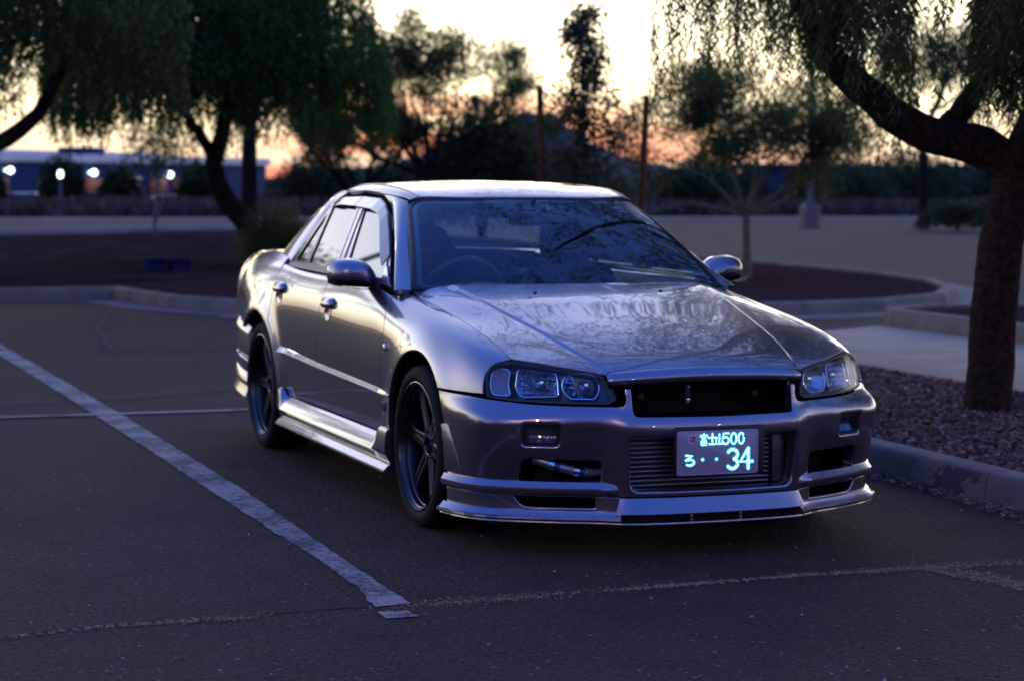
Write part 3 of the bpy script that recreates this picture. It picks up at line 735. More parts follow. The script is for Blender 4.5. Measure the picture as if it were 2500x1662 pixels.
# lower spoiler: two outlet frames and the flared middle
sp_half = [(.372, .1675), (.70, .1675), (bs_at_x(.474, .17), .1675), (bs_at_x(.474, .22), .2215), (.372, .2215)]
outl = rounded([(.462, .1785), (.690, .1785), (.722, .2165), (.462, .2165)], [.004, .035, .008, .004], 8)
spoil = both('lower_spoiler', PAINT, bumper, lambda s, z: bump(s, z, .004), sp_half, holes=[outl], sp=.03, roll=.002, hole_roll=.007, depth=.03)
mid = lambda s, z: np.where(np.asarray(s)[:, None] < 0, bump(np.abs(s), z, (.222 - np.asarray(z)) * .42 + .003) * [1, -1, 1], bump(np.abs(s), z, (.222 - np.asarray(z)) * .42 + .003))
panel_obj('lower_spoiler', PAINT, bumper, mid, [(-.385, .158), (.385, .158), (.372, .2205), (-.372, .2205)], sp=.03, roll=.003, depth=.03)
wing = lambda s: [(-.03, .170), (.006, .1690), (.016, .1665), (.020 + .010 * max(0, s - .6), .1560), (.026 + .014 * max(0, s - .6), .1485), (.030 + .03 * max(0, s - .6), .1440), (.031 + .03 * max(0, s - .6), .1360), (.020, .1330), (-.03, .1330)]
g_both('splitter_lip', sweep(wing, .362, bs_at_x(.470, .15), 50), PAINT, bumper, 30)
blade = lambda s: [(-.05, .1335), (.020, .1325), (.0335, .1295), (.0345, .1245), (.022, .1195), (-.06, .1185)]
g_both('splitter_blade', sweep(blade, 0, bs_at_x(.478, .13), 60), PAINT, bumper, 30)
g = G(); pts = [bump(s, .14, -.012)[0] for s in np.linspace(0, .37, 12)]; pts = [p * [1, -1, 1] for p in pts[:0:-1]] + pts
g.grid([[(p[0], p[1], .158), (p[0], p[1], .131)] for p in pts]); g.F = [f[::-1] for f in g.F]; g.obj('splitter_slot', VOID, bumper)
for y in (-.10, .10):
    b = bump(abs(y), .14, .010)[0]; G().box((b[0] - .03, y - .006, .1325), (b[0] + .005, y + .006, .158), .003).obj('splitter_stay', PAINT, bumper)
# vane ahead of the wheel
def vane(U, V):
    u = np.atleast_1d(U); v = np.atleast_1d(V); z = .285 + v
    sa = np.interp(z, [.28, .34, .40, .44, .48], [bs_at_x(x, zz) for x, zz in ((.474, .28), (.474, .34), (.466, .40), (.455, .44), (.442, .48))]); w = np.interp(v, [0, .18], [.115, .045])
    return bump(sa - .006 - w * (1 - u / .1), z, .014 * (u / .1) + .001)
both('arch_vane', PAINT, bumper, vane, [(0, 0), (.1, 0), (.1, .172), (.03, .178), (0, .170)], sp=.02, roll=.002, gap=0, depth=.012)
# what shows through the openings
g = G(); g.box((.60, -.60, .215), (.70, .60, .50), .01); g.box((.70, -.345, .50), (.745, .345, .64), .01); g.box((.48, -.66, .13), (.60, .66, .24), .01); g.obj('radiator_shroud', VOID, bumper)
ic = G(); ic.box((.885, -.30, .238), (.90, .335, .440), .003); ico = ic.obj('intercooler', BLACK, car)
bar = G().box((.896, -.315, -.0022), (.914, .262, .0022), .001).obj('cooling_fin', ALU, ico); bar.location = (0, 0, .255)
for i in range(1, 11):
    c = bar.copy(); COL.objects.link(c); c.parent = ico; c.location = (0, 0, .255 + .0175 * i)
G().box((.880, .268, .245), (.925, .325, .438), .012).obj('end_tank', mat('cast_end_tank', (.09, .09, .10), .45, .8, var=.2), ico)
pipe = G().tube([(.79, -.34, .30), (.845, -.43, .300), (.848, -.49, .308), (.835, -.57, .330), (.78, -.64, .355)], .019, 16).obj('intercooler_pipe', ALU, car)
for p, d in (((.847, -.50, .3105), Vector((-.08, -.95, .2))), ((.828, -.585, .335), Vector((-.45, -.85, .28)))):
    q = Vector(p); d.normalize(); G().tube([q - d * .010, q + d * .010], .0225, 16).obj('hose_clamp', CHROME, pipe)
    G().tube([q - d * .030, q - d * .011], .0215, 16).obj('hose', mat('blue_silicone_hose', (.01, .014, .05), .4, var=.15), pipe)
FOGG = glass_mat('fog_lens', (.80, .86, .92), 1.5, 1.2)
for s in (1, -1):
    fogs = lambda a, z, off: bump(a, z, off) * [1, s, 1]
    ro = resample(rr(.590, .4095, .711, .4855, .012), .01); ri = (ro - [.6505, .4475]) * [.86, .78] + [.6505, .4475]
    fo = G(); fo.grid(np.array([fogs(ro[:, 0], ro[:, 1], -.012), fogs(ri[:, 0], ri[:, 1], -.012), fogs(ri[:, 0], ri[:, 1], -.03)]), closed=True)
    if s == -1: fo.F = [f[::-1] for f in fo.F]
    fob = fo.obj('fog_lamp', BLACK, bumper, 50)
    g = G(); rows = []
    for t in np.linspace(0, 1, 25):
        a = ri[:, 0].min() + (ri[:, 0].max() - ri[:, 0].min()) * t
        rows.append([fogs(a, z, -.024 - (.004 if int(t * 24) % 2 else 0) - .02 * (1 - (2 * (z - .4475) / .06) ** 2))[0] for z in np.linspace(ri[:, 1].min(), ri[:, 1].max(), 8)])
    g.grid(rows); g.F = g.F if s == 1 else [f[::-1] for f in g.F]
    g.obj('fog_reflector', mat('fog_fluted_glass', (.26, .28, .32), .12, .7, var=.2, scale=60), fob, 10)
    g = G(); rows = [[fogs(a, z, -.013)[0] for z in np.linspace(ri[:, 1].min(), ri[:, 1].max(), 3)] for a in np.linspace(ri[:, 0].min(), ri[:, 0].max(), 5)]
    g.grid(rows); g.F = g.F if s == 1 else [f[::-1] for f in g.F]; g.obj('fog_lens', FOGG, fob)
HORN = mat('dark_red_horn', (.010, .001, .001), .8, spec=.1, coat=0, var=.2)
for y in (-.235, .235):
    h = G().lathe([(0, .03), (.018, .032), (.024, .018), (.034, .016), (.046, .022), (.052, .012), (.046, -.02), (0, -.03)], 32, 'X', (.80, y, .578)).obj('horn', HORN, car, 40)
    G().lathe([(0, .041), (.012, .04), (.014, .028)], 16, 'X', (.80, y, .578)).obj('horn_centre', BLACK, h)
la = G().box((.80, -.052, .535), (.83, -.028, .625), .004).obj('hood_latch', BLACK, car)
G().box((.829, -.047, .546), (.834, -.033, .566), .002).obj('latch_plate', CHROME, la); G().box((.829, -.043, .606), (.834, -.034, .612), .001).obj('latch_bolt', CHROME, la)

# ------------------------------------------------------------------ number plate
PL = (1.026, -.006, .383)
plate = G()
po = rounded([(-.165, -.0825), (.165, -.0825), (.165, .0825), (-.165, .0825)], .012, 5)
plate.prism([(y, z) for y, z in po], -.002, .002, axis=0, bev=.0008)
PLM = mat('pale_grey_plate', (.34, .33, .40), .42, .25, var=.05, scale=90)
plo = plate.obj('number_plate', PLM, car, 40); plo.location = PL
rim = G(); ro = np.array(po) * [.985, .97]; ri = np.array(po) * [.965, .93]
rim.grid(np.array([[(.0021, *p) for p in ro], [(.0045, *p) for p in (ro + ri) / 2], [(.0021, *p) for p in ri]]), closed=True); rim.obj('plate_rim', PLM, plo, 60)
GLOW = mat('backlit_character', (.6, .95, 1), .4, emis=(.30, .95, 1.0), estr=2.1, var=.04, scale=70)
GH = mat('character_halo', (.3, .5, .6), .4, emis=(.02, .50, .66), estr=.9, var=.04)
def glyph(name, strokes, cy, cz, sx, sz, w):
    g = G()
    for st in strokes:
        pts = [(cy + p[0] * sx, cz + p[1] * sz) for p in st]
        stroke(g, pts, w * .72, .0015, .0034)
    o = g.obj(name, GLOW, plo, 60); h = G()
    for st in strokes: stroke(h, [(cy + p[0] * sx, cz + p[1] * sz) for p in st], w * 1.22 + .0016, .0012, .0026)  # wider emissive stroke standing in for the halo of light round each character
    h.obj('character_glow_halo', GH, plo, 60); return o
A = stroke_arc
three = [A(0, .24, .42, .26, 150, -80, 12)[:] + A(0, -.26, .44, .26, 85, -150, 14)]
four = [[(.16, .5), (-.45, -.16), (.5, -.16)], [(.18, .48), (.18, -.5)]]
five = [[(.40, .5), (-.34, .5), (-.40, .06)] + A(0, -.17, .42, .32, 130, -150, 14)]
zero = [A(0, 0, .40, .5, 0, 360, 24)]
ro_ = [[(-.28, .46), (.26, .44), (-.36, -.02), (-.15, .06)] + A(.04, -.17, .38, .25, 95, -130, 14)]
glyph('character_three', three, .060, -.0255, .048, .070, .0125)
glyph('character_four', four, .115, -.0255, .052, .074, .0125)
glyph('character_kana', ro_, -.116, -.026, .046, .042, .0085)
for y in (-.062, -.006): glyph('character_dot', [[(-.01, 0), (.01, 0)]], y, -.024, .05, .05, .0115)
glyph('character_five', five, .0315, .050, .028, .040, .0068)
glyph('character_zero', zero, .0635, .050, .028, .040, .0068)
glyph('character_zero', zero, .0940, .050, .028, .040, .0068)
fu = [[(0, .54), (0, .40)], [(-.46, .26), (-.46, .38), (.46, .38), (.42, .26)], [(-.26, .24), (.26, .24)], [(-.22, .13), (.22, .13), (.22, .02), (-.22, .02), (-.22, .13)], [(-.34, -.12), (.34, -.12), (.34, -.5), (-.34, -.5), (-.34, -.12)], [(0, -.12), (0, -.5)], [(-.34, -.31), (.34, -.31)]]
shi = [[(-.48, .14), (.48, .14)], [(0, .5), (0, -.42)], [(-.36, -.42), (.36, -.42)]]
yama = [[(0, .5), (0, -.38)], [(-.42, .18), (-.42, -.40), (.42, -.40), (.42, .18)]]
glyph('character_fu', fu, -.0575, .050, .033, .042, .0040)
glyph('character_shi', shi, -.0235, .050, .034, .042, .0062)
glyph('character_san', yama, .0050, .048, .030, .040, .0062)
sk = G().lathe([(0, .0030), (.019, .0028), (.0195, .0015)], 28, 'X', (0, -.105, .052)).obj('round_sticker', mat('pale_sticker', (.42, .38, .45), .5, var=.1), plo, 60)
fl_ = G()
for a, d in ((40, .008), (110, .009), (200, .008), (270, .004), (330, .010)):
    fl_.lathe([(0, .0036), (.0042, .0034), (.0045, .002)], 10, 'X', (0, -.105 + d * math.cos(math.radians(a)), .051 + d * math.sin(math.radians(a))))
fl_.obj('blossom_print', mat('pink_print', (.35, .06, .12), .5, var=.2), sk, 60)
for y in (-.098, .108):
    q = G().lathe([(0, .0055), (.004, .005), (.005, .002)], 10, 'X', (0, y, .058)); q.obj('plate_bolt', BLACK, plo, 60)
G().box((PL[0] - .014, -.178, PL[2] - .08), (PL[0] - .004, .186, PL[2] + .098), .004).obj('plate_holder', BLACK, bumper)

# ------------------------------------------------------------------ side trims, skirt, rear bumper
def strip(prof, xs, fz):
    """profile (out, dz) swept along the flank at height fz(x)"""
    P = []
    for x in xs:
        row = []
        for o, dz in prof(x):
            p = flank(x, flank_v(x, fz(x) + dz), o)[0]; row.append(p)
        P.append(row)
    g = G(); g.grid(P); g.F = [f[::-1] for f in g.F]; k = (len(P) - 1) * len(P[0]); g.F.append(list(range(len(P[0])))); g.F.append([k + i for i in range(len(P[0]))][::-1]); return g
mz = lambda x: np.interp(x, [-2.2, -1.52, -.5, -.27], [.535, .512, .492, .489])
def mprof(x):
    k = np.interp(x, [-2.2, -1.6, -.5, -.27], [1, .8, .72, .3])
    return [(-.004, .020 * k), (.002, .018 * k), (.016 * k, -.004), (.0165 * k, -.010), (.006, -.020 * k), (-.004, -.022 * k)]
for x0, x1, lb in ((-2.185, -1.532, 0), (-1.524, -.497, 0), (-.489, -.285, 0)):
    g_both('side_moulding', strip(mprof, np.linspace(x0, x1, 24), mz), PAINT, car, 25)
SKP = [(.850, .316), (.858, .308), (.866, .298), (.880, .276), (.8905, .2580), (.8920, .2540), (.888, .2480), (.878, .2400), (.874, .2100), (.875, .2040), (.882, .2020), (.9015, .1830), (.9030, .1750), (.896, .1680), (.86, .164), (.78, .164)]
SK2 = [(.862, .354), (.872, .351), (.879, .344), (.883, .326), (.8855, .290), (.887, .266), (.885, .252), (.878, .2400), (.874, .2100), (.875, .2040), (.882, .2020), (.9015, .1830), (.9030, .1750), (.896, .1680), (.86, .164), (.78, .164)]
P = []
for x in np.concatenate([np.linspace(-2.155, -2.05, 12), np.linspace(-2.03, -.50, 36), np.linspace(-.485, -.288, 16)]):
    q = np.clip((x + .485) / .075, 0, 1) if x > -1 else np.clip((-2.075 - x) / .05, 0, 1); q = q * q * (3 - 2 * q)
    row = np.array(SKP) * (1 - q) + np.array(SK2) * q
    P.append([(x, y + (.008 if z > .215 else 0) + (0.004 * q * (x > -1) if z > .215 else 0), z) for y, z in row])
g = G(); g.grid(P); g.F = [f[::-1] for f in g.F]; k = (len(P) - 1) * len(P[0]); g.F += [list(range(len(P[0]))), [k + i for i in range(len(P[0]))][::-1]]
g_both('side_skirt', g, PAINT, car, 26)
rbz = [(.642, -.004), (.634, .003), (.600, .034), (.592, .036), (.474, .030), (.466, .022), (.456, .022), (.448, .033), (.388, .028), (.379, .036), (.340, .046), (.322, .032), (.310, .032), (.268, .062), (.258, .064), (.240, .060), (.230, .03)]
rbx = np.linspace(-3.68, -2.945, 30)
rby = spl([-3.68, -3.5, -3.35, -3.25, -3.15, -3.05, -2.92], [.64, .768, .825, .848, .859, .860, .851])
P = [[np.array([x, float(rby(x)) - .022 + o * .62, z - .12 * max(0, min(x + 3.25, .3))]) for z, o in rbz] for x in rbx]
for row, x in zip(P, rbx):
    for p in row:
        r_ = math.hypot(p[0] + 2.60, p[2] - .31)
        if r_ < .362 and p[0] > -3.1: p[0] = -2.60 - math.sqrt(max(.362 ** 2 - (p[2] - .31) ** 2, .01))
g = G(); g.grid(P); g.F = [f[::-1] for f in g.F]
P2 = [[q[-1] for q in P]]
k = (len(rbx) - 1) * len(rbz); g.F.append([k + i for i in range(len(rbz))][::-1])
bk = g_both('rear_bumper', g, PAINT, car, 25)
q = G(); rows = [[(p[0] - .02 * (1 - s * s), p[1] * s, p[2]) for p in P[0]] for s in np.linspace(-1, 1, 9)]
q.grid(rows); q.obj('rear_bumper_face', PAINT, bk[0], 40)
for s in (1, -1):
    p = flank(-.370, flank_v(-.370, .684), .002)[0]
    g = G().lathe([(0, .010), (.010, .0095), (.016, .006), (.018, 0)], 16, 'Y', (0, 0, 0)); g.V = [(x * 1.25 + p[0], (y if s == 1 else -y) + s * p[1], z * .95 + p[2]) for x, y, z in g.V]
    if s == -1: g.F = g.F
    g.obj('side_repeater', mat('clear_repeater', (.55, .5, .52), .15, .5, coat=1, var=.1), car, 60)
    p = flank(-.40, flank_v(-.40, .438), .003)[0]
    e = G(); e.V, e.F = [], []
    GTM = CHROME
    b = G().box((-.026, -.002, -.021), (.026, .002, .021), .0015); b.V = [(x + p[0], y + s * p[1], z + p[2]) for x, y, z in b.V]
    bo_ = b.obj('fender_badge', BLACK, car)
    t = G(); stroke(t, A(-.010, 0, .010, .014, 40, 320, 10) + [(-.002, -.002), (-.010, -.002)], .0045, 0, .002); stroke(t, [(.003, .013), (.021, .013)], .0045, 0, .002); stroke(t, [(.012, .012), (.012, -.014)], .0045, 0, .002)
    t.V = [(p[0] + (yy if s == -1 else -yy), s * p[1] + s * (.002 + xx), zz + p[2]) for xx, yy, zz in t.V]
    t.obj('badge_letters', CHROME, bo_, 60)
# door handles
for hx, hz in ((-2.262, .838), (-1.345, .812)):
    for s in (1, -1):
        g = G(); rows = []
        for a in np.linspace(-1, 1, 17):
            ra = max(0, 1 - abs(a) ** 3.2) ** .5; row = []
            for th in np.linspace(0, PI, 9):
                p = flank(hx + a * .092, flank_v(hx + a * .092, hz + math.cos(th) * .027 * ra), .004 + .026 * ra * math.sin(th) ** .8)[0]; row.append(p * [1, s, 1])
            rows.append(row)
        g.grid(rows); g.F = g.F if s == -1 else [f[::-1] for f in g.F]
        g.obj('door_handle', PAINT, car, 60)
        V = []; N = []; F = []
        for i, r in enumerate(np.linspace(0, 1, 6)):
            for k in range(20):
                an = 2 * PI * k / 20; x = hx + .004 + r * .058 * math.cos(an); z = hz - .045 + r * .036 * math.sin(an)
                V.append(flank(x, flank_v(x, z), .0022)[0] * [1, s, 1]); n = np.array([-.55 * r * math.cos(an), s * 1.0, -.75 * r * math.sin(an)]); N.append(n / np.linalg.norm(n))
        for i in range(5):
            for k in range(20):
                f = [i * 20 + k, i * 20 + (k + 1) % 20, (i + 1) * 20 + (k + 1) % 20, (i + 1) * 20 + k]; F.append(f if s == 1 else f[::-1])
        link('handle_cup', raw_mesh('handle_cup', V, fix_winding(np.array(V), F, np.array(N)), normals=N), PAINT, car)

# ------------------------------------------------------------------ mirrors
MO = [(.770, .938), (.783, .972), (.806, 1.008), (.835, 1.027), (.880, 1.036), (.925, 1.035), (.962, 1.026), (.982, 1.004), (.990, .975), (.988, .945), (.975, .926), (.955, .9185), (.88, .911), (.80, .905), (.772, .912)]
MO = resample(rounded(MO, .02, 4), .008)
for s in (1, -1):
    c = np.array([.880, .972]); lay = []
    for t in np.linspace(1, .02, 14):
        d = (1 - t ** 2.6) ** .5
        p = c + (MO - c) * t; lay.append([(-.845 + .105 * d - .05 * (y - .88), s * y, z) for y, z in p])
    g = G(); g.grid(np.array(lay), closed=True); g.F.append([13 * len(MO) + i for i in range(len(MO))])
    lay2 = [[(-.845 - .05 * (y - .88), s * y, z) for y, z in MO], [(-.872 - .05 * (y - .88), s * y, z) for y, z in c + (MO - c) * .97], [(-.866 - .05 * (y - .88), s * y, z) for y, z in c + (MO - c) * .90]]
    b = G(); b.grid(np.array(lay2[::-1]), closed=True); g.add(b.V, b.F)
    if s == -1: g.F = [f[::-1] for f in g.F]
    mo = g.obj('door_mirror', PAINT, car, 70); mo['label'] = 'left door mirror' if s == 1 else 'right door mirror'
    b = G(); low = [p for p in MO if p[1] < .934]
    V = []; rows = []
    for t in np.linspace(0, 1, 8):                    # dark lower shell and foot
        rows.append([(-.845 + .112 * (1 - (1 - t) ** 2.2) - .05 * (y - .88), s * y, zz) for y, zz in [(.990 - .012 * t, .940), (.985 - .02 * t, .928 - .004 * t), (.96 - .02 * t, .9165), (.90, .9085), (.84, .9035), (.775, .900), (.757, .905), (.757, .945)]])
    b.grid(rows); b.F = b.F if s == 1 else [f[::-1] for f in b.F]
    b.box((-.84, min(s * .745, s * .80), .893), (-.735, max(s * .745, s * .80), .936), .012)
    b.obj('mirror_foot', BLACK, mo, 50)
    g = G(); g.grid(np.array([[(-.864 - .05 * (y - .88), s * y, z) for y, z in c + (MO - c) * .9], [(-.864 - .05 * (y - .88), s * y, z) for y, z in c + (MO - c) * .1]]), closed=True); g.F = g.F[::-1]; g.obj('mirror_glass', CHROME, mo)

# ------------------------------------------------------------------ wheels
RI, RT = .256, .3235
tyre_prof = [(.250, -.190), (.262, -.222), (.290, -.234), (.312, -.226), (.321, -.208), (RT, -.19), (RT, -.175), (.3175, -.172), (.3175, -.164), (RT, -.161), (RT, -.125), (.3175, -.122), (.3175, -.112), (RT, -.109), (RT, -.068), (.3175, -.065), (.3175, -.056), (RT, -.053), (RT, -.034), (.3205, -.018), (.314, -.006), (.305, -.001), (.296, .002), (.294, .0035), (.290, .0035), (.284, .005), (.272, .003), (.262, -.004), (.2565, -.010), (.250, -.020)]
rim_prof = [(.2585, -.014), (.2590, -.006), (.2575, -.001), (.2545, .000), (.2520, -.003), (.2500, -.010), (.2460, -.014), (.2430, -.016), (.2405, -.022), (.2390, -.034), (.2360, -.036), (.2335, -.042), (.2320, -.060), (.2280, -.075), (.2240, -.12), (.2240, -.185), (.2350, -.21), (.256, -.215)]
def make_wheel():
    w = empty('wheel', parent=car)
    G().lathe(tyre_prof, 96, 'Y', flip=False).obj('tyre', TYRE, w, 40)
    g = G().lathe(rim_prof, 96, 'Y')
    for k in range(6):
        rows = []
        for r, hw, o, th in ((.030, .030, -.052, .05), (.075, .032, -.050, .048), (.12, .027, -.046, .040), (.17, .026, -.042, .036), (.21, .030, -.040, .034), (.232, .040, -.044, .032)):
            rows.append([(r, o - th, -hw * 1.12), (r, o - .010, -hw), (r, o - .003, -hw * .92), (r, o, -hw * .78), (r, o, -hw * .30), (r, o - .006, -hw * .2), (r, o - .006, hw * .2), (r, o, hw * .30), (r, o, hw * .78), (r, o - .003, hw * .92), (r, o - .010, hw), (r, o - th, hw * 1.12)])
        q = G().grid(rows); a = 2 * PI * k / 6 + .30; ca, sa = math.cos(a), math.sin(a)
        q.V = [(x * ca - z * sa, y, x * sa + z * ca) for x, y, z in q.V]; g.add(q.V, q.F)
    g.lathe([(.0, -.062), (.030, -.060), (.033, -.048), (.037, -.046), (.040, -.050), (.076, -.052), (.082, -.060), (.082, -.10)], 48, 'Y')
    for k in range(5):
        a = 2 * PI * k / 5 + .2; g.lathe([(0, -.046), (.007, -.046), (.009, -.048), (.0095, -.060)], 8, 'Y', (.052 * math.cos(a), 0, .057 * math.sin(a)))
    g.obj('rim', WHEEL, w, 30)
    G().lathe([(.05, -.125), (.165, -.125), (.165, -.15), (.05, -.15)], 48, 'Y').obj('brake_disc', mat('brake_disc', (.12, .12, .12), .4, .9, var=.2, scale=30), w, 30)
    c = G(); P_ = [[(r * math.cos(a), o, r * math.sin(a)) for r, o in ((.10, -.10), (.175, -.10), (.185, -.112), (.185, -.16))] for a in np.linspace(.4, 1.6, 10)]
    c.grid(P_); c.obj('brake_caliper', mat('dark_caliper', (.03, .03, .035), .4, var=.2), w, 30)
    return w
def copy_tree(o, parent=None):
    c = o.copy(); COL.objects.link(c); c.parent = parent
    for ch in list(o.children): copy_tree(ch, c)
    return c
HX, HR = .05, -2.615
w0 = make_wheel()
spots = [(HX, -.866, 1, .12), (HR, -.866, 1, .30), (HX, .866, 0, .1), (HR, .866, 0, .2)]
for i, (x, y, right, spin) in enumerate(spots):
    w = w0 if i == 0 else copy_tree(w0, car)
    w.location = (x, y, .3225); w.rotation_euler = (0, spin, PI if right else 0)
# wells, floor, cabin tub
ub = G()
for cx in (.08, -2.60):
    for s in (1, -1):
        rows = [[(cx + (WR + .008) * math.cos(a), s * y, .31 + (WR + .008) * math.sin(a)) for y in (.838, .80, .60, .52)] for a in np.linspace(-.5, PI + .5, 26)]
        ub.grid(rows); ub.lathe([(0, 0), (.42, 0)], 24, 'Y', (cx, s * .56, .31))
ub.box((-3.45, -.66, .175), (.62, .66, .21), .01); ub.box((-2.15, -.80, .18), (-.36, .80, .40), .01); ub.box((-3.50, -.58, .20), (-3.02, .58, .90), .03)
ub.box((-3.02, -.54, .20), (-2.2, .54, .90), .03); ub.box((-.33, -.54, .20), (.50, .54, .70), .02); ub.box((.46, -.60, .20), (.68, .60, .655), .02)
ub.box((-.42, -.66, .40), (-.30, .66, .86), .02)
ub.obj('underbody', VOID, car, 40)

# ------------------------------------------------------------------ cabin
dash = G(); prof = [(-.36, .885), (-.42, .905), (-.52, .912), (-.66, .905), (-.74, .885), (-.77, .84), (-.75, .70), (-.70, .55)]
dash.grid([[(x - .03 * (y / .7) ** 2, y, z + (.03 * math.exp(-((y + .36) / .2) ** 2) if -.75 < x < -.6 else 0)) for x, z in prof] for y in np.linspace(-.72, .72, 25)])
dash.obj('dashboard', DASHM, car, 60)
swh = empty('steering_wheel', (-.86, -.37, .86), car); swh.rotation_euler = (0, math.radians(-66), 0)
G().tube([(.185 * math.cos(a), .185 * math.sin(a), 0) for a in np.linspace(0, 2 * PI, 37)], .015, 10, caps=False).obj('wheel_ring', mat('leather_ring', (.03, .03, .032), .35, var=.2, scale=50), swh)
g = G()
for a in (0, 125, 235): g.box((.04, -.02, -.012), (.175, .02, .006), .004, Matrix.Rotation(math.radians(a), 4, 'Z'))
g.lathe([(0, .03), (.055, .026), (.065, 0), (.05, -.03)], 24, 'Z'); g.obj('wheel_hub', BLACK, swh, 50)
def seat_mb(bucket):
    g = G()
    def sh(pts, hw, th):                                             # rounded cushion swept in side view
        rows = []
        for i, (x, z, k) in enumerate(pts):
            t = np.array(pts[min(i + 1, len(pts) - 1)][:2]) - np.array(pts[max(i - 1, 0)][:2]); t = t / np.linalg.norm(t); nrm = np.array([-t[1], t[0]])
            row = []
            for a in np.linspace(0, 2 * PI, 21)[:-1]:
                cy_, sy_ = math.cos(a), math.sin(a); yy = hw * k * math.copysign(abs(cy_) ** .55, cy_); dd = th * (.4 + .6 * k) * math.copysign(abs(sy_) ** .7, sy_) + (.05 * abs(yy / hw) ** 3 if bucket and sy_ < 0 else 0) * -1
                row.append((x + nrm[0] * dd, yy, z + nrm[1] * dd))
            rows.append(row)
        g.grid(np.array(rows), closed=True)
        g.F.append(list(range(20))); g.F.append([(len(rows) - 1) * 20 + i for i in range(20)][::-1])
    sh([(.50, .38, .85), (.46, .42, .97), (.25, .42, 1), (.02, .39, .98)], .25, .075)
    if bucket:
        sh([(.04, .40, .9), (-.02, .52, 1), (-.10, .74, 1.04), (-.155, .90, .96), (-.185, .99, .74), (-.20, 1.06, .62), (-.21, 1.12, .52), (-.215, 1.145, .30)], .25, .06)
    else:
        sh([(.03, .40, .9), (-.03, .52, 1), (-.11, .74, 1), (-.155, .87, .96), (-.17, .93, .85), (-.178, .955, .5)], .25, .065)
        sh([(-.175, .97, .42), (-.185, 1.0, .55), (-.20, 1.07, .56), (-.21, 1.125, .50), (-.213, 1.14, .3)], .25, .05)
    return g
s0 = seat_mb(True).obj('front_seat', SEATM, car, 50); s0.location = (-1.30, -.37, .02); s0['label'] = 'dark bucket seat on the driver side'
ho = G().tube([(-.09 - 0, .075 * math.cos(a), 1.055 + .03 * math.sin(a)) for a in np.linspace(0, 2 * PI, 20)], .012, 6, caps=False); ho.V = [(x - .045, y, z) for x, y, z in ho.V]; ho.obj('harness_hole', mat('grey_plastic_ring', (.10, .10, .11), .4, var=.1), s0)
s1 = seat_mb(False).obj('front_seat', SEATM, car, 50); s1.location = (-1.28, .37, .02)
rb = G(); rows = []
for y in np.linspace(-.66, .66, 25):
    k = 1 - abs(y / .68) ** 6 * .3
    rows.append([(x, y, z) for x, z in [(-1.75, .40), (-1.78, .47), (-1.9, .49), (-2.1, .46), (-2.2, .60), (-2.29, .80), (-2.315, .90 * k + .03 * math.exp(-((abs(y) - .33) / .15) ** 2)), (-2.35, .915 * k + .03 * math.exp(-((abs(y) - .33) / .15) ** 2)), (-2.42, .87)]])
rb.grid(rows); rb.obj('rear_seat', SEATM, car, 60)
ps = G().box((-2.78, -.62, .875), (-2.36, .62, .90), .01).obj('parcel_shelf', DASHM, car)
im = empty('rear_view_mirror', (-.93, 0, 1.205), car)
G().box((-.012, -.125, -.032), (.018, .125, .032), .014).obj('mirror_shell', BLACK, im); G().tube([(.01, 0, .02), (-.02, 0, .09)], .010, 8).obj('mirror_stem', BLACK, im)
hl_ = G(); hl_.grid([[roof(x, y) - [0, 0, .045] for y in np.linspace(-.50, .50, 9)] for x in np.linspace(-1.03, -2.22, 8)]); hl_.obj('headlining', mat('grey_headlining', (.10, .10, .10), .9, var=.1), car)
for s in (1, -1):
    g = G().box((-2.30, s * .66 - .02, .42), (-.55, s * .66 + .10 * s, .93), .01) if False else G()
    g.grid([[(x, s * y, z) for y, z in ((.70, .40), (.735, .60), (.745, .88), (.765, .925))] for x in np.linspace(-.50, -2.40, 6)]); g.obj('door_lining', DASHM, car)
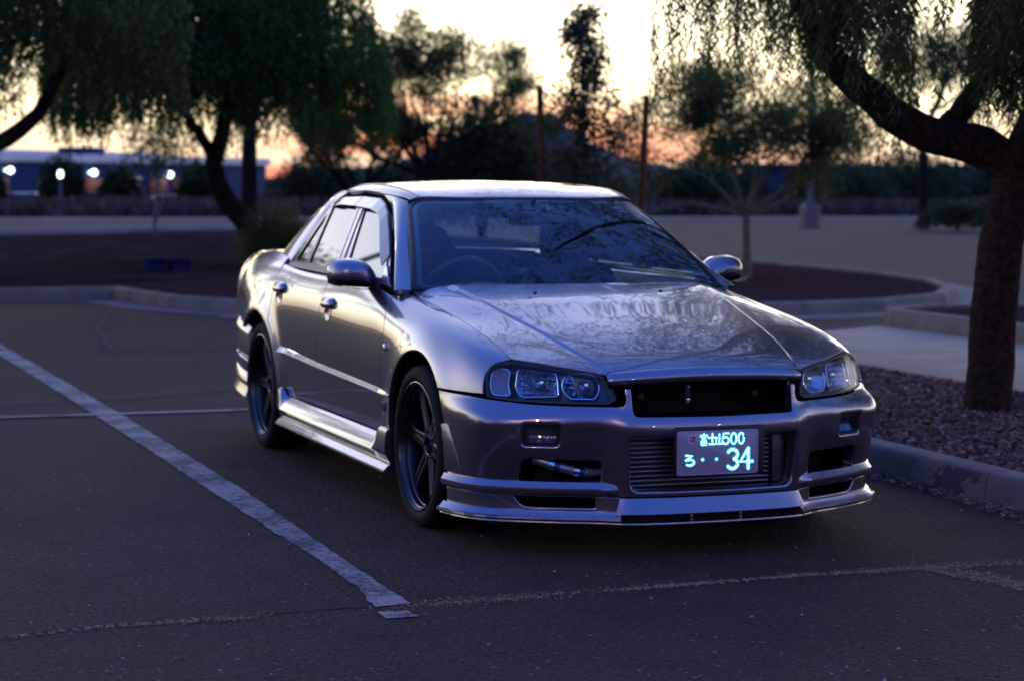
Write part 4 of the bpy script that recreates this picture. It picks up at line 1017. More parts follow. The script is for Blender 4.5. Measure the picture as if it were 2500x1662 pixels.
# ------------------------------------------------------------------ ground
def asphalt_mat(name, base, k=1.0):
    m, n, l, b = nt(name); t = n.new('ShaderNodeTexCoord')
    def noise(s, d=4, r=.5):
        z = n.new('ShaderNodeTexNoise'); z.inputs['Scale'].default_value = s; z.inputs['Detail'].default_value = d; z.inputs['Roughness'].default_value = r; l.new(t.outputs['Object'], z.inputs['Vector']); return z.outputs[0]
    def ramp(f, st):
        r = n.new('ShaderNodeValToRGB'); cr = r.color_ramp
        while len(cr.elements) < len(st): cr.elements.new(.5)
        for e, (p, c) in zip(cr.elements, st): e.position = p; e.color = (*c, 1)
        l.new(f, r.inputs[0]); return r.outputs[0]
    def mix(f, a, c, bl='MIX'):
        x = n.new('ShaderNodeMix'); x.data_type = 'RGBA'; x.blend_type = bl
        for i, q in zip((0, 6, 7), (f, a, c)):
            if isinstance(q, float): x.inputs[i].default_value = q
            else: l.new(q, x.inputs[i])
        return x.outputs[2]
    B = np.array(base)
    big = mix(1.0, ramp(noise(.45, 5), [(.3, tuple(B * .74)), (.7, tuple(B * 1.2))]), ramp(noise(3.2, 6, .65), [(.32, (.70, .70, .72)), (.55, (1, 1, 1)), (.75, (1.0, .98, .96))]), 'MULTIPLY')
    fine = ramp(noise(52, 4, .75), [(.38, (.10, .10, .10)), (.47, (.70, .70, .70)), (.60, (1.0, 1.0, 1.0))])
    c = mix(.85, big, fine, 'MULTIPLY')
    vo = n.new('ShaderNodeTexVoronoi'); vo.inputs['Scale'].default_value = 42; l.new(t.outputs['Object'], vo.inputs['Vector'])
    st = ramp(vo.outputs['Distance'], [(.10, (1, 1, 1)), (.30, (0, 0, 0))])
    sel = n.new('ShaderNodeSeparateColor'); l.new(vo.outputs['Color'], sel.inputs[0])
    pick = ramp(sel.outputs[0], [(.48, (0, 0, 0)), (1.0, (.95, .95, .95))])
    tint = ramp(sel.outputs[1], [(.2, (.17, .10, .085)), (.55, (.11, .10, .10)), (.85, (.24, .19, .16)), (1, (.42, .38, .35))])
    c = mix(mix(1.0, st, pick, 'MULTIPLY'), c, tint)
    v2 = n.new('ShaderNodeTexVoronoi'); v2.inputs['Scale'].default_value = 21; l.new(t.outputs['Object'], v2.inputs['Vector'])
    s2 = n.new('ShaderNodeSeparateColor'); l.new(v2.outputs['Color'], s2.inputs[0])
    c = mix(mix(1.0, ramp(v2.outputs['Distance'], [(.09, (1, 1, 1)), (.14, (0, 0, 0))]), ramp(s2.outputs[0], [(.955, (0, 0, 0)), (.97, (1, 1, 1))]), 'MULTIPLY'), c, ramp(s2.outputs[1], [(.2, (.20, .17, .16)), (1, (.40, .37, .35))]))
    l.new(c, b.inputs['Base Color'])
    b.inputs['Roughness'].default_value = .82; b.inputs['Specular IOR Level'].default_value = .14
    bp = n.new('ShaderNodeBump'); bp.inputs['Distance'].default_value = .006 * k; bp.inputs['Strength'].default_value = 1
    h = n.new('ShaderNodeMath'); h.operation = 'ADD'; l.new(noise(52, 4, .75), h.inputs[0]); l.new(vo.outputs['Distance'], h.inputs[1]); l.new(h.outputs[0], bp.inputs['Height']); l.new(bp.outputs[0], b.inputs['Normal'])
    return m
ASPH = asphalt_mat('worn_asphalt', (.062, .0385, .0235))
CONC = mat('weathered_concrete', (.25, .19, .122), .85, spec=.05, var=.22, scale=3.5, bump=.004, bscale=60, detail=6)
CONC2 = mat('pale_sidewalk', (.43, .32, .19), .85, spec=.05, var=.14, scale=2.2, bump=.003, bscale=80, detail=6)
GRAVM = mat('red_brown_gravel_bed', (.072, .036, .026), .95, spec=0, var=.6, scale=11, bump=.02, bscale=45, detail=5)
SOIL = mat('dark_bare_soil', (.050, .030, .022), .95, spec=0, var=.45, scale=1.3, bump=.03, bscale=12, detail=6)
DIRT = mat('dry_desert_ground', (.050, .038, .032), .95, spec=0, var=.35, scale=.5, bump=.03, bscale=5, detail=6)
def terrain_z(x):
    s = np.clip((-x - 72) / 90, 0, 1); return -.03 - 2.6 * s * s * (3 - 2 * s)
xs = np.concatenate([np.linspace(-3000, -260, 12), np.linspace(-240, -60, 40), [-40, 0, 60, 200, 600]])
g = G(); g.grid([[(x, y, float(terrain_z(x))) for y in (-2500, -400, -100, 0, 100, 400, 2500)] for x in xs]); g.F = [f[::-1] for f in g.F] if np.cross(np.array(g.V[7]) - g.V[0], np.array(g.V[1]) - g.V[0])[2] > 0 else g.F
tag(g.obj('desert_ground', DIRT, None, 180), kind='structure')
def sheet(name, poly, z, m, kind='structure', parent=None):
    g = G().add([(x, y, z) for x, y in poly], [list(range(len(poly)))]); me = raw_mesh(name, g.V, g.F, smooth=False)
    if me.polygons[0].normal.z < 0: me.flip_normals()
    o = link(name, me, m, parent)
    if kind: o['kind'] = kind
    return o
sheet('parking_lot', [(-48.5, -70), (45, -70), (45, 90), (-51, 90), (-51, 11), (-44.5, 11)], 0, ASPH)
sheet('road', [(-59, -90), (-44.5, -90), (-44.5, 11), (-51, 11), (-51, 95), (-59, 95)], .004, asphalt_mat('road_asphalt', (.045, .036, .034)))
sheet('dirt_verge', [(-62, -90), (-59, -90), (-59, 95), (-62, 95)], .008, CONC)
# landscaped island beyond the aisle
isl = [(-36.5, -60), (-16.2, -60), (-16.05, .62), (-14.3, .90), (-13.05, 1.5), (-12.0, 4.0), (-11.5, 6.0), (-11.45, 6.9), (-11.75, 8.0), (-12.6, 9.25), (-14.0, 10.25), (-15.6, 10.95), (-17.5, 11.35), (-19.6, 11.5), (-43.2, 11.5), (-40.4, 5.0), (-38.9, 2)]
def ring_offset(poly, d):
    q = np.array(poly, float); n = len(q); out = []
    area = .5 * sum(q[i][0] * q[(i + 1) % n][1] - q[(i + 1) % n][0] * q[i][1] for i in range(n)); sg = 1 if area > 0 else -1
    for i in range(n):
        a = q[i] - q[i - 1]; b = q[(i + 1) % n] - q[i]; a /= np.linalg.norm(a); b /= np.linalg.norm(b)
        na = np.array([-a[1], a[0]]) * sg; nb = np.array([-b[1], b[0]]) * sg; m = na + nb; m /= np.linalg.norm(m); out.append(q[i] + m * d / max(.35, m @ na))
    return np.array(out)
def kerb_sections(parent, pts, inner, h, m, cut=2.4, marks=()):
    """separate cast lengths of kerb along a line; pts outer foot, inner back edge"""
    pts = [np.array(p) for p in pts]; inner = [np.array(p) for p in inner]; k = 0
    for i in range(len(pts) - 1):
        L = np.linalg.norm(pts[i + 1] - pts[i]); n = max(1, int(round(L / cut)))
        for j in range(n):
            t0, t1 = j / n, (j + 1) / n; e = .004 / max(L, .01) if n > 1 or True else 0
            a, b = pts[i] * (1 - t0 - e) + pts[i + 1] * (t0 + e), pts[i] * (1 - t1 + e) + pts[i + 1] * (t1 - e)
            c, d = inner[i] * (1 - t0 - e) + inner[i + 1] * (t0 + e), inner[i] * (1 - t1 + e) + inner[i + 1] * (t1 - e)
            g = G(); rows = []
            for (p, q) in ((a, c), (b, d)):
                u = (q - p) / np.linalg.norm(q - p)
                rows.append([(*p, -.01), (*(p + u * .012), h * .55), (*(p + u * .022), h - .02), (*(p + u * .030), h - .006), (*(p + u * .045), h), (*(q - u * .012), h + .002), (*q, h - .008), (*q, -.01)])
            g.grid(rows); k_ = 8; g.F += [list(range(8)), [8 + z for z in range(8)][::-1]]
            n_ = np.cross(np.array(g.V[8]) - g.V[0], np.array(g.V[1]) - g.V[0]); o_ = np.array([*(a - c), 0])
            if n_ @ o_ < 0: g.F = [f[::-1] for f in g.F]
            g.obj('kerb_section', m, parent, 40)
ki = tag(empty('island_kerb', (-14, 3, 0)), 'pale concrete kerb round the landscaped island behind the car', 'kerb')
ki.location = (0, 0, 0)
inn = ring_offset(isl, .16)
kerb_sections(ki, isl[1:16], inn[1:16], .13, CONC, 3.0)
kerb_sections(ki, [isl[14], isl[15], isl[16], isl[0]], [inn[14], inn[15], inn[16], inn[0]], .22, mat('pale_far_kerb', (.40, .33, .27), .85, var=.1, scale=2), 40)
sheet('gravel_bed', [tuple(p) for p in ring_offset(isl, .15)], .092, GRAVM)
sheet('bare_soil', [(-36.2, -60), (-17.6, -60), (-17.6, -1), (-18.0, 1.5), (-19.5, 3.0), (-21, 6.5), (-24, 7.2), (-38.5, 7), (-38.4, 1.5)], .098, SOIL)
gut = isl[4:13]; go = ring_offset(isl, -.62)[4:13]
sheet('concrete_gutter', [tuple(p) for p in gut] + [tuple(p) for p in go[::-1]], .004, CONC)
gut = isl[1:5]; go = ring_offset(isl, -.45)[1:5]
sheet('concrete_gutter', [tuple(p) for p in gut] + [tuple(p) for p in go[::-1]], .005, mat('dusty_gutter', (.10, .082, .078), .9, var=.3, scale=2))
# bed and pavement on the right
BEDP = [(-6.6, 1.67), (7, 1.67), (7, 3.9), (-6.4, 3.9), (-7.0, 3.4), (-7.1, 2.3)]
kr = tag(empty('bed_kerb'), 'concrete kerb with a painted-in dark car shadow along the gravel bed beside the car', 'kerb')
KP = [(-7.1, 2.3), (-6.95, 1.9), (-6.6, 1.67), (-4.6, 1.67), (-2.35, 1.67), (.18, 1.67), (2.6, 1.67), (5, 1.67), (7, 1.67)]
KIN = [(-6.94, 2.32), (-6.82, 1.98), (-6.55, 1.825), (-4.6, 1.825), (-2.35, 1.825), (.18, 1.825), (2.6, 1.825), (5, 1.825), (7, 1.825)]
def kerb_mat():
    m, n, l, b = nt('kerb_with_painted_shadow'); t = n.new('ShaderNodeTexCoord'); sp = n.new('ShaderNodeSeparateXYZ'); l.new(t.outputs['Object'], sp.inputs[0])
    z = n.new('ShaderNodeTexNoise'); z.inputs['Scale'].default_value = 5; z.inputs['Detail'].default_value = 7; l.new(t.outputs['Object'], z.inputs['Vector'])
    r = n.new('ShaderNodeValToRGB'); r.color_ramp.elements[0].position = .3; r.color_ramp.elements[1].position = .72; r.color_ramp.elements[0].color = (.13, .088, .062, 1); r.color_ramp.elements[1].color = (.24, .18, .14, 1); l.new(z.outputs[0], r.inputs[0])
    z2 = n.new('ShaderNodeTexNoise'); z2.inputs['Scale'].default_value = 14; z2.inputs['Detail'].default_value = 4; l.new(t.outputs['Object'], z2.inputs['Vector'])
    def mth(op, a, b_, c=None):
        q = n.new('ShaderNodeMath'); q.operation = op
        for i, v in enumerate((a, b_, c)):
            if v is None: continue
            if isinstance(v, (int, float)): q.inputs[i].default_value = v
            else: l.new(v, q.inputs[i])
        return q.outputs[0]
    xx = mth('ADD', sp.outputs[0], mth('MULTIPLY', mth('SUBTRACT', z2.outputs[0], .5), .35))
    inside_ = mth('MULTIPLY', mth('GREATER_THAN', xx, -1.9), mth('LESS_THAN', xx, -.42))  # stretch of kerb face darkened in its colour as the car's cast shadow
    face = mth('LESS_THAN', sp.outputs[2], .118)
    xs_ = mth('ADD', xx, mth('MULTIPLY', sp.outputs[2], -1.2)); patch = mth('MULTIPLY', mth('GREATER_THAN', xs_, -.30), mth('LESS_THAN', xs_, -.03)); inside_ = mth('MAXIMUM', mth('MULTIPLY', inside_, .55), patch)  # slanted patch: more of the car's shadow put into the colour
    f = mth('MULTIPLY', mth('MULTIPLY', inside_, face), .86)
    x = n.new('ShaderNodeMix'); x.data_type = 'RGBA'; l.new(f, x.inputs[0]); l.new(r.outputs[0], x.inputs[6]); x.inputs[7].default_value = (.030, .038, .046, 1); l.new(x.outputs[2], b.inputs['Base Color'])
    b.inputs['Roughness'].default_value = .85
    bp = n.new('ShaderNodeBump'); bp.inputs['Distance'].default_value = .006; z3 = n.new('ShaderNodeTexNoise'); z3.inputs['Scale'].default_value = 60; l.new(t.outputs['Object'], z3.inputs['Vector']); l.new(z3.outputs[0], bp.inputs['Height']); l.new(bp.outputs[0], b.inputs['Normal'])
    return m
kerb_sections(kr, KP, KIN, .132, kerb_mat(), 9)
sheet('gravel_bed', [(-6.9, 2.3), (-6.5, 1.82), (7, 1.82), (7, 3.92), (-6.3, 3.92), (-6.9, 3.4)], .104, GRAVM)
sw = [(-7.2, 3.9), (7, 3.9), (7, 5.9), (-5.0, 5.95), (-8.2, 5.9), (-7.6, 4.9)]
g = G().prism(sw, -.02, .128, axis=2, bev=.01); tag(g.obj('sidewalk', CONC2, None, 40), kind='structure')
b2 = [(-5.0, 5.97), (7, 5.93), (7, 16), (-8.6, 16), (-8.75, 7.4), (-8.7, 6.5), (-8.45, 6.08), (-8.1, 5.95)]
k2 = tag(empty('bed_kerb'), 'concrete kerb with a rounded end beyond the pavement by the tree trunk', 'kerb')
in2 = ring_offset(b2, .16)
kerb_sections(k2, b2[3:] + b2[:2], list(in2[3:]) + list(in2[:2]), .27, CONC, 3.2)
sheet('gravel_bed', [tuple(p) for p in ring_offset(b2, .15)], .235, GRAVM)
nose = [(-7.2, 3.9), (-7.6, 4.9), (-8.0, 4.7), (-8.25, 4.2), (-8.1, 3.6), (-7.6, 3.3), (-7.15, 3.3)]
g = G().prism(nose, -.02, .05, axis=2, bev=.012); tag(g.obj('kerb_ramp', CONC, None, 40), kind='structure')
# painted lines, worn through to the stone
def line_mat():
    m, n, l, b = nt('worn_white_paint'); t = n.new('ShaderNodeTexCoord')
    z = n.new('ShaderNodeTexNoise'); z.inputs['Scale'].default_value = 24; z.inputs['Detail'].default_value = 6; z.inputs['Roughness'].default_value = .7; l.new(t.outputs['Object'], z.inputs['Vector'])
    z2 = n.new('ShaderNodeTexNoise'); z2.inputs['Scale'].default_value = 2.2; z2.inputs['Detail'].default_value = 3; l.new(t.outputs['Object'], z2.inputs['Vector'])
    a = n.new('ShaderNodeMath'); a.operation = 'MULTIPLY_ADD'; l.new(z2.outputs[0], a.inputs[0]); a.inputs[1].default_value = .75; l.new(z.outputs[0], a.inputs[2]); z.inputs['Roughness'].default_value = .8
    r = n.new('ShaderNodeValToRGB'); r.color_ramp.elements[0].position = .79; r.color_ramp.elements[1].position = .95; r.color_ramp.elements[0].color = (.060, .044, .040, 1); r.color_ramp.elements[1].color = (.32, .255, .19, 1); l.new(a.outputs[0], r.inputs[0]); l.new(r.outputs[0], b.inputs['Base Color'])
    b.inputs['Roughness'].default_value = .75
    bp = n.new('ShaderNodeBump'); bp.inputs['Distance'].default_value = .004; l.new(z.outputs[0], bp.inputs['Height']); l.new(bp.outputs[0], b.inputs['Normal'])
    return m
LINEM = line_mat()
def ragged(pts_a, pts_b, amp, step=.05):
    """a strip between two lines with uneven edges"""
    out = []
    for P_ in (pts_a, pts_b[::-1]):
        P_ = np.array(P_, float)
        for i in range(len(P_) - 1):
            L = np.linalg.norm(P_[i + 1] - P_[i]); n = max(1, int(L / step)); d = (P_[i + 1] - P_[i]) / max(L, 1e-6); nn = np.array([-d[1], d[0]])
            for j in range(n): out.append(tuple(P_[i] + (P_[i + 1] - P_[i]) * j / n + nn * rng.normal(0, amp)))
        out.append(tuple(P_[-1]))
    return out
sheet('stall_line', ragged([(-12.5, -1.50), (-4.69, -1.44), (-.5, -1.442), (.77, -1.435), (1.25, -1.45), (1.575, -1.485)], [(-12.5, -1.36), (-4.15, -1.29), (-1.11, -1.30), (.66, -1.345), (1.56, -1.36)], .0035), .004, LINEM)
sheet('stall_line', ragged([(1.655, -1.50), (1.765, -1.505)], [(1.665, -1.40), (1.765, -1.395)], .003, .02), .004, LINEM)
sheet('cross_line', ragged([(-4.345, -9), (-4.29, -.2), (-4.20, 1.6)], [(-4.435, -9), (-4.38, -.2), (-4.29, 1.6)], .003), .0075, LINEM)
# cracks
CRK = mat('open_crack', (.006, .005, .005), .95, var=.3, scale=20)
def crack(pts, w, name='crack', jag=.012):
    P_ = []; pts = np.array(pts, float)
    for i in range(len(pts) - 1):
        n = max(2, int(np.linalg.norm(pts[i + 1] - pts[i]) / .035))
        for j in range(n): P_.append(pts[i] + (pts[i + 1] - pts[i]) * j / n)
    P_.append(pts[-1]); P_ = np.array(P_); k = len(P_); wob = np.cumsum(rng.normal(0, jag * .35, (k, 2)), 0); wob -= np.linspace(0, 1, k)[:, None] * wob[-1]; wob *= .6
    C_ = P_ + wob + rng.normal(0, jag * .18, (k, 2)); t = np.gradient(C_, axis=0); t /= np.linalg.norm(t, axis=1)[:, None]; nn = np.stack([-t[:, 1], t[:, 0]], 1); ww = w * (.45 + .8 * rng.random(k))[:, None]
    g = G(); g.grid(np.stack([np.c_[C_ - nn * ww / 2, np.full(k, .0035)], np.c_[C_ + nn * ww / 2, np.full(k, .0035)]]))
    me = raw_mesh(name, g.V, g.F, smooth=False)
    if me.polygons[0].normal.z < 0: me.flip_normals()
    o = link(name, me, CRK); o['kind'] = 'structure'; return C_
def blades(name, C, D, L, W, m, parent=None, jit=.3, kind=None):
    """one quad (a leaf-shaped diamond) per entry"""
    n = len(C); D = D / np.maximum(np.linalg.norm(D, axis=1), 1e-9)[:, None]; r = rng.normal(size=(n, 3)); w = np.cross(D, r); w /= np.maximum(np.linalg.norm(w, axis=1), 1e-9)[:, None]
    L = np.broadcast_to(L, n)[:, None] * (1 + jit * rng.uniform(-1, 1, (n, 1))); W = np.broadcast_to(W, n)[:, None] * (1 + jit * rng.uniform(-1, 1, (n, 1)))
    V = np.empty((n, 4, 3)); V[:, 0] = C; V[:, 1] = C + D * L * .45 + w * W / 2; V[:, 2] = C + D * L; V[:, 3] = C + D * L * .45 - w * W / 2
    o = link(name, raw_mesh(name, V.reshape(-1, 3), np.arange(n * 4).reshape(n, 4), smooth=False), m, parent)
    if kind: o['kind'] = kind
    return o
def stones(name, C, S, m, kind='stuff'):
    """small uneven stones: squashed octahedra"""
    n = len(C); base = np.array([[1, 0, 0], [0, 1, 0], [-1, 0, 0], [0, -1, 0], [0, 0, 1], [0, 0, -1]], float)
    V = base[None] * (1 + .35 * rng.uniform(-1, 1, (n, 6, 1))); a = rng.uniform(0, 2 * PI, n); ca, sa = np.cos(a)[:, None], np.sin(a)[:, None]
    sx = (.7 + .6 * rng.random((n, 1))); V = V * np.stack([np.ones((n, 1)), sx, .65 * np.ones((n, 1))], -1)
    x = V[..., 0] * ca - V[..., 1] * sa; y = V[..., 0] * sa + V[..., 1] * ca; tl_ = rng.normal(0, .35, (n, 1)); z = V[..., 2] + x * tl_
    V = np.stack([x, y, z], -1) * np.broadcast_to(S, n)[:, None, None] + C[:, None]
    F = np.array([[0, 1, 4], [1, 2, 4], [2, 3, 4], [3, 0, 4], [1, 0, 5], [2, 1, 5], [3, 2, 5], [0, 3, 5]])
    F = (F[None] + 6 * np.arange(n)[:, None, None]).reshape(-1, 3)
    o = link(name, raw_mesh(name, V.reshape(-1, 3), F, smooth=False), m)
    if kind: o['kind'] = kind
    return o
def cell_mat(name, stops, rough=.9, trans=0.0):
    """colour picked per loose piece (Random Per Island)"""
    m, n, l, b = nt(name); gm_ = n.new('ShaderNodeNewGeometry'); r = n.new('ShaderNodeValToRGB'); cr = r.color_ramp
    while len(cr.elements) < len(stops): cr.elements.new(.5)
    for e, (p, c) in zip(cr.elements, stops): e.position = p; e.color = (*c, 1)
    l.new(gm_.outputs['Random Per Island'], r.inputs[0]); l.new(r.outputs[0], b.inputs['Base Color']); b.inputs['Roughness'].default_value = rough
    if trans:
        ts = n.new('ShaderNodeBsdfTranslucent'); l.new(r.outputs[0], ts.inputs[0]); ad = n.new('ShaderNodeMixShader'); ad.inputs[0].default_value = trans
        l.new(b.outputs[0], ad.inputs[1]); l.new(ts.outputs[0], ad.inputs[2]); l.new(ad.outputs[0], n['Material Output'].inputs[0]); b.inputs['Specular IOR Level'].default_value = .25
    return m
cmain = crack([(1.70, -3.4), (1.66, -2.69), (1.585, -2.35), (1.60, -2.01), (1.59, -1.48), (1.57, -.98), (1.535, -.49), (1.52, 0), (1.505, .53), (1.52, 1.0), (1.55, 1.65)], .018)
cbr = crack([(1.54, .62), (1.75, .70), (2.05, .74), (2.6, .70)], .016)
crack([(-9.2, -2.6), (-8.71, -.46), (-8.75, 1.6)], .05); crack([(-4.80, -3), (-5.12, -1.15), (-5.62, -.23), (-6.2, 1.0)], .035)
cy_ = crack([(-13.2, .10), (-11.55, -.29), (-9.74, -.52), (-8.70, -.57)], .05)
SAND = cell_mat('dry_sand_and_straw', [(0, (.11, .075, .030)), (.5, (.19, .135, .055)), (.85, (.29, .22, .10)), (1, (.40, .34, .20))])
pc = []
for C_, n_, off, sd in ((cmain, 15000, .024, .019), (cbr, 7000, .01, .036), (cy_, 2600, .02, .085)):
    i = rng.integers(0, len(C_), n_); keep = np.sin(i * .23) + np.sin(i * .071 + 1) + rng.normal(0, .6, n_) > -.5; i = i[keep]
    p = C_[i] + rng.normal(0, 1, (len(i), 2)) * sd * (.4 + 1.1 * np.abs(np.sin(i * .047 + 2)))[:, None] * [1, .6] + [off if C_ is not cy_ else 0, 0]; pc.append(np.c_[p, np.full(len(p), .0015)])
pc = np.concatenate(pc); stones('crack_sand', pc, .0018 + .0042 * rng.random(len(pc)) ** 2, SAND)
k = rng.choice(len(pc), 1100, replace=False)[:260]; blades('dry_straw', pc[k] + [0, 0, .004], np.c_[rng.normal(size=(260, 2)), rng.normal(0, .06, 260)], .04, .0035, SAND, kind='stuff')
# gravel in the near bed, litter along the kerb
RED = cell_mat('red_brown_stones', [(0, (.040, .019, .015)), (.35, (.100, .046, .034)), (.65, (.165, .080, .056)), (.9, (.23, .135, .10)), (1, (.36, .27, .21))])
n_ = 26000; gx_ = rng.uniform(-6.4, 3.2, n_); gy_ = rng.uniform(1.83, 3.9, n_)
stones('gravel', np.c_[gx_, gy_, .106 + .010 * rng.random(n_)], .009 + .014 * rng.random(n_) ** 2, RED)
STRAW = cell_mat('dead_leaf_litter', [(0, (.09, .055, .03)), (.5, (.17, .115, .06)), (.85, (.27, .21, .13)), (1, (.42, .36, .27))])
n_ = 2600; lx = np.concatenate([rng.uniform(-6, 2.5, n_ - 700), rng.normal(-1.5, 1.3, 700)]); ly = rng.uniform(1.86, 3.85, n_)
blades('leaf_litter', np.c_[lx, ly, np.full(n_, .125)], np.c_[rng.normal(size=(n_, 2)), rng.normal(.05, .18, n_)], .050, .007, STRAW, kind='stuff')
n_ = 3200; lx = rng.uniform(-2.8, 3.2, n_); ly = 1.655 - np.abs(rng.normal(0, .045, n_)) - .03 * rng.random(n_) - .05 * (np.sin(lx * 2.1) > .2) * rng.random(n_)
blades('leaf_litter', np.c_[lx, ly, .004 + .010 * rng.random(n_)], np.c_[rng.normal(size=(n_, 2)), np.abs(rng.normal(.1, .2, n_))], .036, .006, STRAW, kind='stuff')
n_ = 900; px_ = rng.uniform(-4, 6, n_); py_ = rng.uniform(-5, 3, n_); ok = ~((py_ > 1.6))
stones('loose_grit', np.c_[px_, py_, np.full(n_, .003)][ok], (.003 + .005 * rng.random(n_) ** 3)[ok], cell_mat('loose_grit', [(0, (.10, .08, .08)), (.7, (.22, .20, .19)), (1, (.5, .47, .44))]))
# ------------------------------------------------------------------ plants
def leaf_mat(name, dark, light, tr=.35, big=1.2):
    m, n, l, b = nt(name); gm_ = n.new('ShaderNodeNewGeometry'); t = n.new('ShaderNodeTexCoord'); z = n.new('ShaderNodeTexNoise'); z.inputs['Scale'].default_value = big; z.inputs['Detail'].default_value = 3; l.new(t.outputs['Object'], z.inputs['Vector'])
    a = n.new('ShaderNodeMath'); a.operation = 'MULTIPLY_ADD'; l.new(gm_.outputs['Random Per Island'], a.inputs[0]); a.inputs[1].default_value = .45; s = n.new('ShaderNodeMath'); s.operation = 'MULTIPLY_ADD'; l.new(z.outputs[0], s.inputs[0]); s.inputs[1].default_value = 1.6; s.inputs[2].default_value = -.55; l.new(s.outputs[0], a.inputs[2])
    r = n.new('ShaderNodeValToRGB'); r.color_ramp.elements[0].color = (*dark, 1); r.color_ramp.elements[1].color = (*light, 1); l.new(a.outputs[0], r.inputs[0]); l.new(r.outputs[0], b.inputs['Base Color'])
    b.inputs['Roughness'].default_value = .6; b.inputs['Specular IOR Level'].default_value = .3
    ts = n.new('ShaderNodeBsdfTranslucent'); l.new(r.outputs[0], ts.inputs[0]); mx = n.new('ShaderNodeMixShader'); mx.inputs[0].default_value = tr; l.new(b.outputs[0], mx.inputs[1]); l.new(ts.outputs[0], mx.inputs[2]); l.new(mx.outputs[0], n['Material Output'].inputs[0])
    return m
PEP = leaf_mat('weeping_leaves', (.026, .046, .006), (.085, .12, .014), .32)
PEP2 = leaf_mat('dark_weeping_leaves', (.018, .048, .007), (.075, .155, .018), .45)
MESQ = leaf_mat('fine_desert_leaves', (.024, .036, .010), (.115, .15, .034), .5)
DUSK = leaf_mat('dull_olive_leaves', (.014, .024, .008), (.045, .068, .020), .3)
BARK = mat('rough_dark_bark', (.040, .024, .016), .95, spec=.1, var=.6, scale=26, bump=.05, bscale=30, detail=6)
BARK2 = mat('green_grey_bark', (.17, .17, .075), .9, spec=.1, var=.3, scale=14, bump=.01, bscale=40)
BARK3 = mat('plain_brown_bark', (.022, .016, .013), .95, spec=.05, var=.3, scale=14, bump=.02, bscale=25)
def smooth_path(pts, n):
    pts = np.array(pts, float); t = np.linspace(0, 1, len(pts)); return spl(t, pts)(np.linspace(0, 1, n))
def limb(g, pts, r0, r1, n=14, seg=8, rough=0.0, p=1.0):
    q = smooth_path(pts, n) if len(pts) > 2 else np.linspace(pts[0], pts[-1], n)
    rr_ = r0 + (r1 - r0) * np.linspace(0, 1, n) ** p
    if rough: q = q + rng.normal(0, rough, q.shape)
    g.tube([Vector(v) for v in q], [float(v) for v in rr_], seg); return q
def weep(tips, drop, per_m, spread=.12, out=None):
    """hanging strands: points and leaf directions"""
    C = []; D = []
    for (x, y, z), dl in zip(tips, drop):
        n = max(4, int(dl * per_m)); s = np.linspace(0, 1, n); a = rng.uniform(0, 2 * PI); bow = spread * rng.random() * dl
        px = x + math.cos(a) * bow * (s - s * s * .6) * 2 + .02 * np.sin(s * 9 + a); py = y + math.sin(a) * bow * (s - s * s * .6) * 2; pz = z - dl * s
        side = rng.uniform(0, 2 * PI, n)
        C.append(np.stack([px, py, pz], 1)); D.append(np.stack([np.cos(side) * .55, np.sin(side) * .55, -.85 + .35 * rng.random(n)], 1))
    return np.concatenate(C), np.concatenate(D)
def grow(base, dirs, length, depth, rad, spread=.55, up=.15, split=(2, 4), gnarl=.12, fill_low=False):
    """branch skeleton: list of (points, r0, r1) and the twig ends"""
    segs = []; tips = []
    def rec(p, d, L, r, k):
        pts = [p]; q = np.array(p, float); dd = np.array(d, float)
        for _ in range(4):
            dd = dd + rng.normal(0, gnarl, 3) + [0, 0, up * .25]; dd /= np.linalg.norm(dd); q = q + dd * L / 4; pts.append(q.copy())
        r1 = r * .62; segs.append((pts, r, r1))
        if k == 1: tips.append((pts[2], dd)); tips.append((pts[4], dd))
        if k == 2: tips.append((pts[3], dd))
        if k == 3 and fill_low: tips.extend([(pts[2], dd), (pts[4], dd)])
        if k == 0: tips.append((pts[-1], dd)); tips.append((pts[-2], dd)); return
        for _ in range(rng.integers(*split) + 0):
            e = dd + rng.normal(0, spread, 3); e[2] += up; e /= np.linalg.norm(e); rec(pts[-1] if rng.random() < .6 else pts[-2], e, L * rng.uniform(.62, .86), r1 * .8, k - 1)
    for d in dirs: rec(np.array(base, float), np.array(d, float), length, rad, depth)
    return segs, tips
def tuft(tips, per, sp, dirs_up=.3, flat=1.0):
    C = []; D = []
    for p, d in tips:
        c = np.array(p) + rng.normal(0, sp, (per, 3)) * [1, 1, flat]; C.append(c); D.append(rng.normal(size=(per, 3)) * .7 + np.array(d) * .6 + [0, 0, dirs_up])
    return np.concatenate(C), np.concatenate(D)
def branchy(name, label, base, dirs, length, depth, rad, leaves, leaf, m, barkm, trunk=None, group=None, cat='tree', **kw):
    root = tag(empty(name, tuple(base)), label, cat, group); b = np.array(base, float)
    g = G(); top = np.zeros(3)
    if trunk: q = limb(g, [np.array(p) - b for p in trunk], rad * 1.35, rad, 12, 9); top = q[-1]
    tsp = kw.pop('tuft', .16); zmin = kw.pop('zmin', None); flat = kw.pop('flat', .8)
    segs, tips = grow(top, dirs, length, depth, rad * .8, **kw)
    for pts, r0, r1 in segs: g.tube([Vector(v) for v in pts], [float(r0 + (r1 - r0) * i / 4) for i in range(5)], 5 if r0 < .03 else 7, caps=False)
    g.obj('trunk', barkm, root, 180)
    if zmin is not None: tips = [t for t in tips if t[0][2] > zmin]
    C, D = tuft(tips, max(1, int(leaves / len(tips))), tsp, flat=flat)
    blades('crown', C, D, leaf[0], leaf[1], m, root); return root, tips

